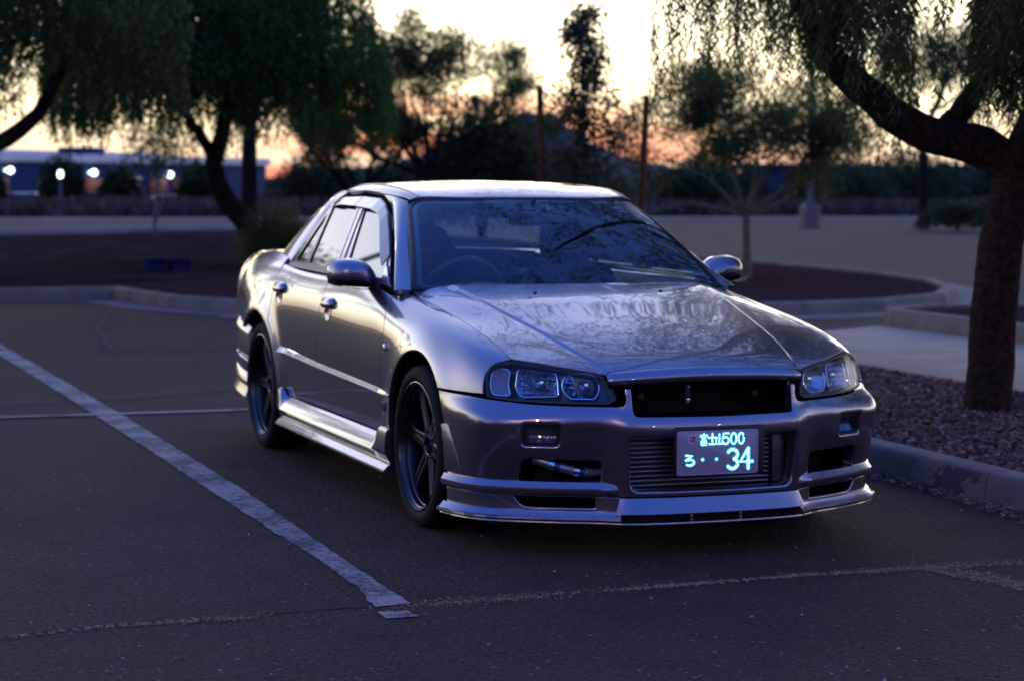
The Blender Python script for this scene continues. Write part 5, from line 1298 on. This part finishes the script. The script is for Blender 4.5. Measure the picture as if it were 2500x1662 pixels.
# near weeping tree on the right: stout trunk, a limb that swings left, curtains of narrow leaves
t5b = np.array((-2.16, 3.17, .10)); t5 = tag(empty('weeping_tree', tuple(t5b)), 'thick dark weeping tree with a bent limb in the gravel bed by the car', 'tree')
g = G()
q = limb(g, [np.array(p) - t5b for p in [(-2.15, 3.16, .04), (-2.16, 3.17, .14), (-2.18, 3.20, .46), (-2.19, 3.22, .75), (-2.20, 3.26, 1.04), (-2.20, 3.32, 1.26), (-2.22, 3.33, 1.42), (-2.28, 3.22, 1.56), (-2.34, 3.05, 1.615), (-2.40, 2.88, 1.65), (-2.46, 2.70, 1.75), (-2.53, 2.54, 1.90), (-2.60, 2.40, 2.05), (-2.63, 2.35, 2.17), (-2.61, 2.43, 2.30), (-2.60, 2.48, 2.5), (-2.62, 2.48, 2.9), (-2.7, 2.4, 3.5)]], .135, .05, 60, 14, .005, 1.5)
limb(g, [np.array(p) - t5b for p in [(-2.3, 3.30, 1.50), (-2.68, 3.20, 1.62), (-2.69, 3.27, 1.77), (-2.66, 3.40, 1.95), (-2.63, 3.5, 2.15), (-2.62, 3.64, 2.58), (-2.5, 4.0, 3.4)]], .085, .04, 26, 10, .004)
limb(g, [np.array(p) - t5b for p in [(-2.2, 3.32, 1.40), (-2.18, 3.45, 1.75), (-2.10, 3.75, 2.3), (-1.9, 4.3, 3.2)]], .10, .045, 20, 10, .004)
limb(g, [np.array(p) - t5b for p in [(-2.63, 2.36, 2.15), (-2.6, 2.22, 2.32), (-2.5, 2.0, 2.8), (-2.2, 1.6, 3.5), (-1.7, 1.2, 4.2)]], .055, .02, 20, 8, .004)
for a in rng.uniform(0, 2 * PI, 22):
    r = rng.uniform(1.4, 2.9); e = np.array([-2.2 + r * math.cos(a), 3.6 + r * math.sin(a), rng.uniform(2.9, 4.3)]); limb(g, [np.array((-2.3, 3.3, 2.6)) - t5b, (np.array((-2.3, 3.3, 2.6)) * .5 + e * .5 + [0, 0, .5]) - t5b, e - t5b], .03, .007, 10, 5)
for s in range(300):                                       # flaking bark plates
    i = rng.integers(2, 30); p = np.array(q[i]); a = rng.uniform(0, 2 * PI); r = .125 - .001 * i
    n_ = np.array([math.cos(a), math.sin(a), 0]); c = p + n_ * r; u = np.array([-math.sin(a), math.cos(a), 0]) * rng.uniform(.006, .016); v = np.array([rng.normal(0, .004), rng.normal(0, .004), rng.uniform(.025, .07)]); d = n_ * rng.uniform(.004, .014)
    g.add([c - u - v, c + u - v, c + u * .8 + v + d, c - u * .8 + v + d, c - n_ * .02 + v], [[0, 1, 2, 3], [3, 2, 4]])
g.obj('trunk', BARK, t5, 35)
def t5_tips(n, ylo, yhi, xlo, xhi):
    tp = []; dr = []
    while len(tp) < n:
        x, y = rng.uniform(xlo, xhi), rng.uniform(ylo, yhi); e = ((x + 2.0) / 3.4) ** 2 + ((y - 4.2) / 3.3) ** 2
        if e > 1 or y < 1.62 - (x + 2.7) * .29 + .25 * math.sin(x * 3): continue
        if rng.random() < .55 * (math.sin(x * 2.3 + 1) * math.sin(y * 2.9) + .1): continue
        if abs(.515 * (x + 2.2) + .857 * (y - 2.86)) < .16 and rng.random() < .9: continue
        zt = 2.5 + 2.6 * math.sqrt(1 - e) * rng.random() ** .7 + .2
        lowz = 1.93 + .15 * math.sin(y * 3.1 + x * 1.7) + .12 * math.sin(y * 7 + 2) + .22 * rng.random() - .34 * max(0, min(1, (y - 3.0) / 1.2)) + .26 * max(0, (2.2 - y) / 1.3)
        dl = min(zt - lowz, rng.uniform(.5, 1.5)); 
        dl = rng.uniform(.35, 1.0); zt = lowz + dl
        tp.append((x, y, zt)); dr.append(max(.2, dl))
    return tp, dr
tp, dr = t5_tips(2500, .95, 7.4, -5.3, 1.4); C, D = weep(tp, dr, 50)
blades('crown', C - t5b, D, .062, .0105, PEP, t5)
m_ = 1500; x = rng.uniform(-3.3, -.4, m_); y = rng.uniform(2.3, 4.2, m_); dl = rng.uniform(.4, .9, m_); lowz = 2.12 - .46 * np.clip((y - 3.0 - .25 * (x + 2.2)) / .35, 0, 1) + .20 * rng.random(m_) + .12 * np.sin(y * 8 + x * 3)
gapk = ~((np.abs(.515 * (x + 2.2) + .857 * (y - 2.86)) < .16) & (rng.random(m_) < .93))
C2, D2 = weep(np.stack([x, y, lowz + dl], 1)[gapk], dl[gapk], 50); blades('crown', C2 - t5b, D2, .062, .0105, PEP, t5)
cl_ = []; dl_ = []
while len(cl_) < 1750:                                     # leafy sprays of the upper crown
    x, y = rng.uniform(-6.6, 2.2), rng.uniform(.15, 7.8); e = ((x + 2.2) / 4.2) ** 2 + ((y - 4.1) / 3.95) ** 2
    if e > 1: continue
    z = 2.75 + 2.3 * math.sqrt(1 - e) * rng.random() ** .8 + .25 * math.sin(x * 2 + y)
    if z < 2.75 and y < 1.62 - (x + 2.7) * .29: continue
    if math.sin(x * 2.3 + 1) * math.sin(y * 2.1 + z) > .55: continue
    a = rng.uniform(0, 2 * PI); L = rng.uniform(.25, .6); k = rng.integers(22, 44); t = rng.random(k); d = np.array([math.cos(a), math.sin(a), rng.uniform(-.5, .25)])
    p = np.array([x, y, z]) + d * (t * L)[:, None] + rng.normal(0, .035, (k, 3)); p[:, 2] -= .35 * (t * L) ** 2 * 2; cl_.append(p); dl_.append(d + rng.normal(0, .7, (k, 3)) + [0, 0, -.3])
blades('crown', np.concatenate(cl_) - t5b, np.concatenate(dl_), .066, .013, PEP, t5)
# leafless-looking sparse outer twigs over the car
g = G(); C = []; D = []
for i in range(26):
    p0 = np.array([rng.uniform(-3.4, -1.6), rng.uniform(1.5, 2.6), rng.uniform(2.6, 3.6)]); p1 = p0 + [rng.uniform(-.4, .5), rng.uniform(-1.2, -.3), rng.uniform(-.7, .1)]
    pts = smooth_path([p0, (p0 + p1) / 2 + [0, 0, .12], p1], 12); g.tube([Vector(v - t5b) for v in pts], .004, 4, caps=False)
    for v in pts[2:]:
        m_ = 7; C.append(v + rng.normal(0, .045, (m_, 3))); D.append(rng.normal(size=(m_, 3)) + [0, 0, -.5])
g.obj('twig', BARK3, t5, 180); blades('crown', np.concatenate(C) - t5b, np.concatenate(D), .045, .012, PEP, t5)

def weeping(name, label, base, trunks, cx, cy, rx, ry, ztop, zlow, n, m, leaf, per=26, holes=.5, group=None, fill=9000):
    root = tag(empty(name, tuple(base)), label, 'tree', group); b = np.array(base); g = G()
    for pts, r0, r1 in trunks: limb(g, [np.array(p) - b for p in pts], r0, r1, 22, 10, .006)
    for a in rng.uniform(0, 2 * PI, 16):
        e = np.array([cx + rx * .7 * math.cos(a), cy + ry * .7 * math.sin(a), zlow + (ztop - zlow) * rng.uniform(.45, .8)]); s = np.array(trunks[0][0][-1]); limb(g, [s - b, (s + e) / 2 + [0, 0, .4] - b, e - b], .05, .012, 8, 5)
    g.obj('trunk', BARK3, root, 180)
    tp = []; dr = []; ph = rng.uniform(0, 6, 3)
    while len(tp) < n:
        a = rng.uniform(0, 2 * PI); r = math.sqrt(rng.random()); x, y = cx + rx * r * math.cos(a), cy + ry * r * math.sin(a)
        if math.sin(x * 2.0 + ph[0]) * math.sin(y * 2.1 + ph[1]) > holes: continue
        zt = zlow + .3 + (ztop - zlow - .3) * math.sqrt(max(0, 1 - r * r)) * rng.random() ** .8 + .3
        lo = zlow + .35 * math.sin(x * 2.4 + ph[2]) + .25 * math.sin(y * 3.1) + .25 * rng.random(); dl = rng.uniform(.5, 1.4); zt = max(zt, lo + .3)
        tp.append((x, y, zt)); dr.append(min(dl, zt - lo))
    C, D = weep(tp, dr, per); 
    nf = fill; a = rng.uniform(0, 2 * PI, nf); r = np.sqrt(rng.random(nf)); zz_ = zlow + .7 + (ztop - zlow - .5) * np.sqrt(np.maximum(0, 1 - r * r)) * rng.random(nf); P_ = np.stack([cx + rx * r * np.cos(a), cy + ry * r * np.sin(a), zz_], 1)
    P_ = P_[np.sin(P_[:, 0] * 3.1 + ph[0]) + np.sin(P_[:, 1] * 2.7 + ph[1]) + np.sin(P_[:, 2] * 3.3) > -.7]
    C = np.concatenate([C, P_]); D = np.concatenate([D, rng.normal(size=P_.shape) + [0, 0, -.7]])
    blades('crown', C - b, D, leaf[0], leaf[1], m, root); return root
weeping('weeping_tree', 'leaning dark green weeping tree on the island left of the car roof', (-22.61, 3.9, .09),
        [([(-22.60, 3.90, .06), (-22.63, 3.84, .2), (-22.69, 3.74, .6), (-22.83, 3.46, 1.0), (-22.92, 3.30, 1.36), (-22.95, 3.28, 1.6), (-22.93, 3.38, 1.95), (-22.93, 3.51, 2.6), (-22.8, 3.6, 3.4)], .19, .09), ([(-22.95, 3.3, 1.6), (-23.2, 2.9, 2.3), (-23.5, 2.3, 3.2)], .09, .04), ([(-22.93, 3.45, 2.2), (-22.6, 4.2, 2.9), (-22.4, 4.9, 3.6)], .09, .04)],
        -22.9, 3.35, 2.3, 2.55, 5.2, 2.02, 2900, PEP2, (.105, .029), 30, .80, fill=40000)
weeping('weeping_tree', 'weeping tree at the left edge with one low bare limb crossing the sky', (-16.6, -1.75, .09),
        [([(-16.60, -1.75, .05), (-16.56, -1.6, .6), (-16.50, -1.25, 1.25), (-16.44, -.82, 1.64), (-16.34, -.55, 1.74), (-16.26, -.27, 1.92), (-16.21, -.10, 2.14), (-16.17, .08, 2.5), (-16.16, .18, 2.8), (-16.11, .38, 3.1), (-16.0, .6, 3.6)], .13, .04), ([(-16.56, -1.6, .7), (-16.7, -1.9, 1.6), (-16.9, -2.2, 2.8), (-16.8, -2.4, 3.8)], .12, .05)],
        -16.6, -.8, 2.3, 2.4, 4.9, 2.25, 2200, PEP, (.09, .024), 30, .60, fill=22000)
# second stem behind the leaning tree
branchy('desert_tree', 'thin straight dark trunk standing just behind the leaning weeping tree', (-31.0, 5.68, .08), [(0, .3, 1), (.2, -.4, 1), (-.2, .1, 1)], 1.0, 2, .13, 5200, (.12, .035), DUSK, BARK3, [(-31.0, 5.68, .05), (-31.05, 5.68, .8), (-31.11, 5.69, 1.5), (-31.15, 5.71, 2.2)], tuft=.28)
# airy tree before the sunset
branchy('desert_tree', 'tall airy desert tree with see-through branches against the sunset', (-29.9, 8.81, .08), [(-.3, -1.1, .9), (-.3, -.6, 1.1), (.1, .35, 1.25), (0, -.2, 1.4), (.2, .8, 1.1), (-.4, -1.4, .7)], 1.04, 4, .070, 24000, (.105, .024), MESQ, BARK3, [(-29.9, 8.81, .04), (-29.94, 8.81, .8), (-30.0, 8.84, 1.35)], spread=.40, up=.06, tuft=.10, split=(2, 4), gnarl=.09, fill_low=True, zmin=1.30)
branchy('desert_tree', 'low bushy desert tree with forked stems under the red cloud', (-36.1, 9.2, .02), [(0, -1.0, 1.0), (0, .8, 1.0), (.2, -.3, 1.2), (-.2, -.7, 1.0), (.1, .4, 1.1)], .80, 3, .085, 9000, (.15, .04), DUSK, BARK3, [(-36.1, 9.2, -.02), (-36.13, 9.2, .5), (-36.16, 9.2, .9)], spread=.36, up=.08, tuft=.12, gnarl=.09)
# rounded dark tree
def dome(name, label, base, rx, rz, n, leaf, m, cat='shrub', group=None, lump=.18, stem=True):
    root = tag(empty(name, tuple(base)), label, cat, group); a = rng.uniform(0, 2 * PI, n); u = rng.random(n) ** .45; ph = np.arccos(rng.uniform(-.25, 1, n)); k1, k2, k3 = rng.uniform(0, 6, 3)
    s = 1 + lump * (np.sin(3 * a + k1) * np.sin(4 * ph + k2) + .6 * np.sin(7 * a + k3 + 5 * ph)); d = np.stack([np.sin(ph) * np.cos(a), np.sin(ph) * np.sin(a), np.cos(ph)], 1)
    P_ = d * (u * s)[:, None] * [rx, rx, rz * .72] + [0, 0, rz * .30]; P_[:, 2] = np.maximum(P_[:, 2], .02)
    if stem:
        g = G()
        for an in rng.uniform(0, 2 * PI, 5): e = np.array([rx * .5 * math.cos(an), rx * .5 * math.sin(an), rz * .75]); limb(g, [(0, 0, -.03), e * [.35, .35, .5], e], .035 * rz ** .5, .012, 6, 5)
        g.obj('stem', BARK3, root, 180)
    blades('foliage', P_, d + rng.normal(0, .55, (n, 3)) + [0, 0, .15], leaf[0], leaf[1], m, root); return root
dome('desert_tree', 'dark rounded drooping tree in front of the mountain behind the car roof', (-34.4, 11.38, .02), 1.38, 2.95, 15000, (.16, .05), DUSK, 'tree')
# staked sapling
ys = (-13.2, 5.14, .09); BROAD = leaf_mat('broad_dark_leaves', (.030, .034, .014), (.075, .070, .025), .3)
rt = tag(empty('young_tree', ys), 'young leafy tree tied between two wooden stakes', 'tree'); g = G()
limb(g, [(0, 0, -.04), (.01, .0, .5), (0, .02, 1.0), (-.03, .03, 1.9), (-.02, -.02, 2.7), (0, .0, 3.3)], .026, .006, 24, 8)
C = []; D = []
for i in range(84):
    u = i / 83; z0 = .62 + 2.35 * u; a = rng.uniform(0, 2 * PI); L = (.56 if u < .4 else .42 if u < .7 else .28) * rng.uniform(.55, 1.1); e = np.array([math.cos(a) * L, math.sin(a) * L, z0 + rng.uniform(-.05, .30)])
    s_ = np.array([-.01, .01, z0]); pts = smooth_path([s_, (s_ + e) / 2 + [0, 0, .05], e], 7); g.tube([Vector(v) for v in pts], [.007 - .0008 * k for k in range(7)], 5, caps=False)
    for v in pts[1:]:
        k = rng.integers(8, 17); C.append(v + rng.normal(0, .058, (k, 3))); D.append(rng.normal(size=(k, 3)) + [0, 0, -.25])
g.obj('trunk', BARK3, rt, 180); blades('crown', np.concatenate(C), np.concatenate(D), .058, .034, BROAD, rt)
STK = mat('weathered_stake', (.14, .050, .016), .95, spec=.05, var=.35, scale=18, bump=.006)
for (p0, p1), lb in ((((-13.25, 4.72, .05), (-13.41, 4.73, 2.35)), 'left wooden stake, upright, beside the young tree'), (((-12.85, 5.62, .05), (-13.01, 5.79, 2.25)), 'right wooden stake, leaning outward, beside the young tree')):
    b = np.array(p0); g = G(); limb(g, [np.zeros(3), (np.array(p1) - b) * .5 + [.004, .006, 0], np.array(p1) - b], .038, .034, 9, 10)
    s = tag(g.obj('tree_stake', STK, None, 50), lb, 'stake', 'stakes holding the young tree'); s.location = p0
    t = G(); c = (np.array(p1) - b) * .44; t.tube([Vector(c), Vector(c * .5 + (np.array((-13.2, 5.15, 1.02)) - b) * .5 - [0, 0, .08]), Vector(np.array((-13.2, 5.15, 1.02)) - b)], .009, 6); t.obj('tie_strap', BLACK, s)
# palo verde on the island tip
branchy('desert_tree', 'green barked forked tree on the island tip right of the car', (-17.2, 9.07, .09), [(-.4, -1.2, .85), (.0, -.5, 1.2), (-.1, .4, 1.2), (.4, 1.15, .85), (.3, .1, 1.4), (.4, 1.5, .55), (-.4, -1.5, .55)], .74, 4, .046, 30000, (.075, .021), MESQ, BARK2, [(-17.2, 9.07, .04), (-17.22, 9.06, .45), (-17.26, 9.07, .90)], spread=.44, up=.0, tuft=.11, split=(2, 4), gnarl=.09, fill_low=True, zmin=1.12)
branchy('desert_tree', 'slim dark trunk by the far kerb left of the big tree', (-44.3, 27.8, .02), [(0, .4, 1), (.2, -.5, 1), (-.2, .1, 1)], 1.3, 3, .11, 7000, (.15, .045), DUSK, BARK3, [(-44.3, 27.8, -.02), (-44.4, 27.8, 1.0), (-44.46, 27.82, 2.3)], tuft=.3)
dome('low_shrub', 'low dark shrub at the foot of the slim trunk by the far kerb', (-42.3, 27.6, 0), 1.0, .75, 2200, (.14, .05), DUSK)
dome('grass_clump', 'bright green spiky clump at the foot of the leaning weeping tree', (-22.15, 4.0, .09), .50, .75, 3000, (.22, .014), leaf_mat('bright_grass', (.05, .075, .02), (.12, .16, .04)), 'plant', stem=False)
# shrub belt across the road
labs = ['big grey green shrub across the road, leftmost under the blue building', 'rounded shrub across the road under the left roof lights', 'wide dark shrub across the road under the building lamps', 'broad green shrub across the road left of the leaning tree', 'dark shrub across the road between the two left trunks', 'tall olive shrub across the road just left of the car roof', 'low olive shrub behind the car roof near the left stake', 'wide shrub behind the staked young tree', 'pale green round shrub right of the right stake', 'dark shrub behind the forked green tree', 'wide shrub across the road left of the lamp post', 'wide shrub across the road right of the lamp post', 'dark shrub across the road left of the slim trunk', 'wide shrub across the road right of the slim trunk', 'dark tall shrub far right behind the big trunk', 'farthest right shrub across the road beyond the big trunk']
SH = [(-76, 6.1, .5, 1.35), (-76, 8.75, .80, 1.95), (-76, 11.0, .72, 1.55), (-76, 14.0, .62, 1.75), (-74, 18.4, 1.7, 2.2), (-76, 22.2, 2.3, 2.2), (-73, 25.5, 2.2, 2.3), (-76, 30.0, 2.4, 2.2), (-68, 31.8, 1.5, 1.9), (-76, 36.5, 2.5, 2.4), (-72, 40.0, 2.3, 2.3), (-74, 44.6, 2.5, 2.6), (-76, 49.5, 2.7, 2.5), (-73, 53.0, 2.5, 2.4), (-75, 58.0, 2.8, 2.7), (-72, 63.0, 2.7, 2.6)]
OLV = leaf_mat('shrub_olive', (.018, .034, .014), (.045, .080, .030), .2, .6)
for (x, y, rx, h), lb in zip(SH, labs): dome('desert_shrub', lb, (x, y, float(terrain_z(x)) - .05), rx, h, 4200, (.26, .09), OLV, 'shrub', 'shrubs across the road')
# dry grass belt
n_ = 24000; x = rng.uniform(-74, -62, n_); y = rng.uniform(-12, 68, n_); kk = np.sin(x * 1.1) + np.sin(y * .7) + rng.normal(0, .8, n_) > -.7
P_ = np.stack([x, y, terrain_z(x) - .02], 1)[kk]
blades('dry_grass', P_, rng.normal(0, .35, P_.shape) + [0, 0, 1], .62, .16, cell_mat('dry_brown_grass', [(0, (.045, .032, .026)), (.6, (.085, .062, .046)), (1, (.14, .105, .075))], .9, .2), kind='stuff')
# dark trees along the street behind the viewer: they close the horizon in the paint's reflections
for i, (x, y, rx, h) in enumerate([(44, -30, 4, 6), (48, -16, 5, 5), (50, -4, 4, 6.5), (52, 9, 5, 5.5), (47, 21, 4, 7), (44, 34, 5, 6), (20, -34, 5, 6), (-4, -36, 5, 5), (-30, -30, 5, 4.6), (30, 48, 5, 6), (4, 46, 5, 6)]):
    dome('street_tree', 'dark broad tree lining the far side of the parking lot', (x, y, 0), rx, h, 2600, (.8, .34), OLV, 'tree', 'trees lining the lot behind the viewer', .22)
# pale yellow green tree seen in the rear side glass
branchy('desert_tree', 'yellow green desert tree off to the left, mirrored in the rear side window', (-23.5, -5.2, .09), [(0, -.9, 1), (.2, .6, 1), (-.2, -.2, 1.2), (.1, .1, 1.3)], 1.5, 4, .10, 16000, (.11, .03), leaf_mat('yellow_green_leaves', (.10, .10, .025), (.20, .19, .05), .45), BARK2, [(-23.5, -5.2, .05), (-23.5, -5.2, .8), (-23.6, -5.1, 1.7)], spread=.42, tuft=.17)
# ------------------------------------------------------------------ buildings, mountain, lamps, far cars
MTN = mat('distant_mountain', (.030, .028, .030), .95, var=.3, scale=.01, detail=6)
ridge = [(380, 6), (420, 12), (450, 21), (475, 29), (495, 38), (508, 45), (520, 49), (534, 46), (548, 37), (562, 30), (580, 22), (600, 15), (625, 9), (660, 4)]
rf_ = spl([p[0] for p in ridge], [p[1] for p in ridge]); g = G(); rows = []
for y in np.linspace(370, 670, 90):
    z = max(0, float(rf_(y))) + 1.2 * math.sin(y * .31) + .8 * math.sin(y * .83 + 1); rows.append([(-1400 + dx, y + 6 * math.sin(dx * .05 + y * .05), max(-4, z * k) - 3) for dx, k in ((150, 0), (110, .2), (70, .48), (35, .8), (10, .97), (0, 1), (-40, .8), (-120, 0))])
g.grid(rows); g.F = [f[::-1] for f in g.F]; tag(g.obj('mountain', MTN, None, 60), kind='structure')
WALLB = mat('blue_grey_wall', (.016, .034, .10), .9, spec=.1, var=.08, scale=1.5); WALLW = mat('pale_parapet', (.62, .56, .56), .7, var=.06, scale=2)
STORE = mat('orange_red_shopfront', (.42, .07, .03), .6, var=.15, scale=3)
LAMPG = mat('lit_wall_lamp', (1, 1, 1), .5, emis=(.80, 1.0, .92), estr=5)
bA = np.array([-150., 4.0]); bB = np.array([-210., 49.0]); bd = (bB - bA) / np.linalg.norm(bB - bA); bn = np.array([bd[1], -bd[0]]); bn = bn if bn[0] > 0 else -bn
bl = tag(empty('long_building', (bA[0], bA[1], -2.7)), 'long low blue building with pale roof edge and lit lamps at left', 'building')
bl.rotation_euler = (0, 0, math.atan2(bd[1], bd[0])); LL = float(np.linalg.norm(bB - bA))
sgn = 1 if np.array([-math.sin(bl.rotation_euler.z), math.cos(bl.rotation_euler.z)]) @ bn > 0 else -1
def lb(a, b, name, m, par=bl, bev=.05): 
    lo = (a[0], min(a[1] * sgn, b[1] * sgn), a[2]); hi = (b[0], max(a[1] * sgn, b[1] * sgn), b[2]); return G().box(lo, hi, bev).obj(name, m, par)
lb((-20, -25, 0), (LL, 0, 5.05), 'wall', WALLB); lb((-20.3, -25.3, 5.05), (LL + .3, .35, 5.75), 'parapet', WALLW); lb((-20, -12, 5.75), (LL - 1, -11.5, 6.25), 'roof_edge', WALLW)
for u, w in ((13, 3), (29, 2), (46, 3.5)): lb((u, -8, 5.75), (u + w, -5, 6.5), 'roof_unit', WALLB)
for u, w in ((20.5, 2.5), (34.5, 5.5), (48, 3.4), (53, 2.6), (57.5, 4)): lb((u, 0, 2.5), (u + w, .25, 3.7), 'shopfront', STORE)
for u, zz_, r in ((22.8, 4.35, .27), (36.8, 4.2, .29), (51.6, 4.05, .31)):
    q = G(); q.lathe([(0, r), (r * .7, r * .7), (r, 0), (r * .7, -r * .7), (0, -r)], 14, 'Z', (u, .5 * sgn, zz_)); q.box((u - .08, min(0, .4 * sgn), zz_ - .08), (u + .08, max(0, .4 * sgn), zz_ + .08)); q.obj('wall_lamp', LAMPG, bl)
for u in (28, 41.5, 45, 55): lb((u, 0, 2.9), (u + 1.4, .12, 3.9), 'window', mat('dim_lit_window', (.3, .26, .2), .4, emis=(1, .75, .45), estr=.12))
br = tag(empty('flat_building', (-196, 104, -2.7)), 'distant flat dark blue building beyond the forked tree', 'building')
G().box((0, -8, 0), (5, 24, 5.0), .05).obj('wall', WALLB, br); G().box((-.3, -8.3, 5.0), (5.3, 24.3, 5.5), .05).obj('parapet', WALLB, br)
# lamp post on its concrete base
def post(name, label, base, h, arm, head_m, group=None, conc=True, face=0.0):
    r = tag(empty(name, base, rz=face), label, 'lamp post', group)
    if conc: G().lathe([(0, .62), (.25, .62), (.29, .58), (.30, .02), (.30, -.02)], 20, 'Z').obj('concrete_base', CONC, r, 40)
    G().box((-.18, -.18, .60), (.18, .18, .66), .02).obj('base_plate', POLE, r); G().lathe([(.075, .6), (.055, h), (0, h)], 12, 'Z').obj('pole', POLE, r, 40)
    G().tube([(0, 0, h - .15), (arm * .5, 0, h + .05), (arm, 0, h + .08)], .035, 8).obj('arm', POLE, r)
    q = G().box((arm - .1, -.16, h + .04), (arm + .62, .16, h + .15), .05).obj('lamp_head', POLE, r); e = G().lathe([(0, -.14), (.10, -.125), (.17, -.08), (.20, 0), (.20, .03)], 16, 'Z', (0, 0, 0)); e.V = [(x * 1.3 + arm + .27, y * .75, z + h + .03) for x, y, z in e.V]; e.obj('lamp_lens', head_m, q)
    return r
POLE = mat('blue_grey_pole', (.07, .085, .11), .5, .4, var=.15, scale=6)
OFF = mat('unlit_lamp_glass', (.5, .5, .5), .2, var=.05); WARM = mat('sodium_lamp', (1, .8, .5), .4, emis=(1, .60, .28), estr=500); WARM2 = mat('near_sodium_lamp', (1, .8, .5), .4, emis=(1, .56, .25), estr=1700); COOL = mat('pale_lamp', (1, 1, .9), .4, emis=(1, .93, .75), estr=90)
post('lamp_post', 'blue grey lamp post on a round concrete base across the lot', (-46.3, 25.3, .0), 7.2, 1.0, OFF, face=1.2)
post('lamp_post', 'lamp post with a pale lit head, mirrored in the front side window', (-25.2, -5.0, .09), 6.9, .9, COOL, face=.2)
for i, (x, y, h) in enumerate([(17, -13, 8.0), (36, 6, 8.5), (38, 17, 9), (27, 27, 8.5), (46, -3, 9), (49, 11, 9), (40, -24, 8.5), (52, 3, 9)]):
    post('street_lamp', 'warm lit street lamp behind the viewer, mirrored in the car paint', (x, y, 0), h, 1.2, WARM2 if i == 0 else WARM, 'lit street lamps mirrored in the paint', conc=False, face=PI)
# far parked cars
CARP = [mat('white_car_paint', (.62, .62, .66), .3, .1, coat=.8, var=.03), mat('blue_car_paint', (.10, .14, .30), .3, .3, coat=.8, var=.05), mat('silver_car_paint', (.40, .42, .46), .3, .6, coat=.8, var=.04)]
DKG = mat('far_car_glass', (.02, .025, .03), .1, coat=.5, var=.1)
def far_car(label, loc, rz, m):
    r = tag(empty('far_car', loc, rz=rz), label, 'car', 'cars parked by the long building')
    body = [(-2.15, .25), (2.15, .25), (2.2, .55), (2.1, .78), (1.1, .92), (-1.5, .96), (-2.15, .9), (-2.2, .5)]; G().prism([(x, z) for x, z in body], -.85, .85, axis=1, bev=.06).obj('body', m, r)
    cab = [(-1.75, .93), (-1.2, 1.40), (.1, 1.42), (1.0, .93)]; c = G().prism(cab, -.72, .72, axis=1, bev=.05).obj('cabin', DKG, r); G().prism([(-1.2, 1.41), (-1.1, 1.45), (.05, 1.45), (.12, 1.41)], -.70, .70, axis=1, bev=.01).obj('roof', m, r)
    for x in (-1.35, 1.35):
        for s in (-1, 1): G().lathe([(0, -.1), (.26, -.1), (.32, -.06), (.32, .06), (.26, .1), (0, .1)], 18, 'Y', (x, s * .78, .32)).obj('wheel', TYRE, r, 30)
for lbx, x, y, rz, k in (('white car parked farthest left below the blue building', -112, 12.6, 1.2, 0), ('blue car parked below the middle building lamp', -114, 14.9, 1.3, 1), ('silver car parked left of the leaning tree below the building', -116, 21.0, 1.4, 2), ('white car parked nearest the leaning tree below the building', -119, 23.6, 1.3, 0)):
    far_car(lbx, (x, y, float(terrain_z(x)) + .02), rz, CARP[k])
# two low blue boxes on the island
BLU = mat('blue_plastic', (.020, .028, .07), .9, spec=0, var=.2, scale=8)
for i, (x, y, w, lbx) in enumerate(((-20.9, 2.02, .25, 'left one of two low blue plastic tubs on the dark soil'), (-20.8, 2.33, .23, 'right one of two low blue plastic tubs on the dark soil'))):
    r = tag(empty('blue_tub', (x, y, .098), rz=.08 * i), lbx, 'tub', 'blue tubs on the soil')
    g = G()
    for a, b in (((-.16, -w / 2, 0), (.16, w / 2, .02)), ((-.16, -w / 2, .02), (-.14, w / 2, .14)), ((.14, -w / 2, .02), (.16, w / 2, .14)), ((-.14, -w / 2, .02), (.14, -w / 2 + .02, .14)), ((-.14, w / 2 - .02, .02), (.14, w / 2, .14))): g.box(a, b)
    g.obj('tub_shell', BLU, r); q = G()
    q.tube([(-.17, -w / 2 - .01, .145), (.17, -w / 2 - .01, .145), (.17, w / 2 + .01, .145), (-.17, w / 2 + .01, .145), (-.17, -w / 2 - .01, .145)], .012, 6); q.obj('tub_rim', BLU, r)
# slim marker post and small sapling trunk by the road
q = tag(empty('road_sapling', (-37.6, 5.15, .1)), 'thin sapling wrapped at the foot beside the far kerb', 'tree')
g = G(); limb(g, [(0, 0, -.02), (.02, 0, .4), (-.03, .05, .95), (0, .08, 1.7)], .055, .02, 10, 8); limb(g, [(0, 0, .25), (.05, .16, .65), (.05, .2, 1.1)], .03, .012, 6, 6); g.obj('trunk', mat('pale_wrapped_trunk', (.20, .15, .13), .9, var=.3, scale=12), q, 180)
n_ = 1500; P_ = np.stack([rng.normal(0, .35, n_), rng.normal(.08, .38, n_), rng.normal(1.85, .38, n_)], 1); blades('crown', P_, rng.normal(size=P_.shape), .13, .04, DUSK, q)

q = tag(empty('path_lamp', (-71.0, 8.0, 0)), 'short path lamp with a small white light in front of the left shrubs', 'path lamp')
G().lathe([(.06, -.1), (.05, 1.22), (0, 1.22)], 10, 'Z').obj('post', POLE, q, 40); G().lathe([(0, .15), (.075, .10), (.09, 0), (.075, -.12), (0, -.14)], 12, 'Z', (0, 0, 1.38)).obj('lamp_globe', LAMPG, q, 60)
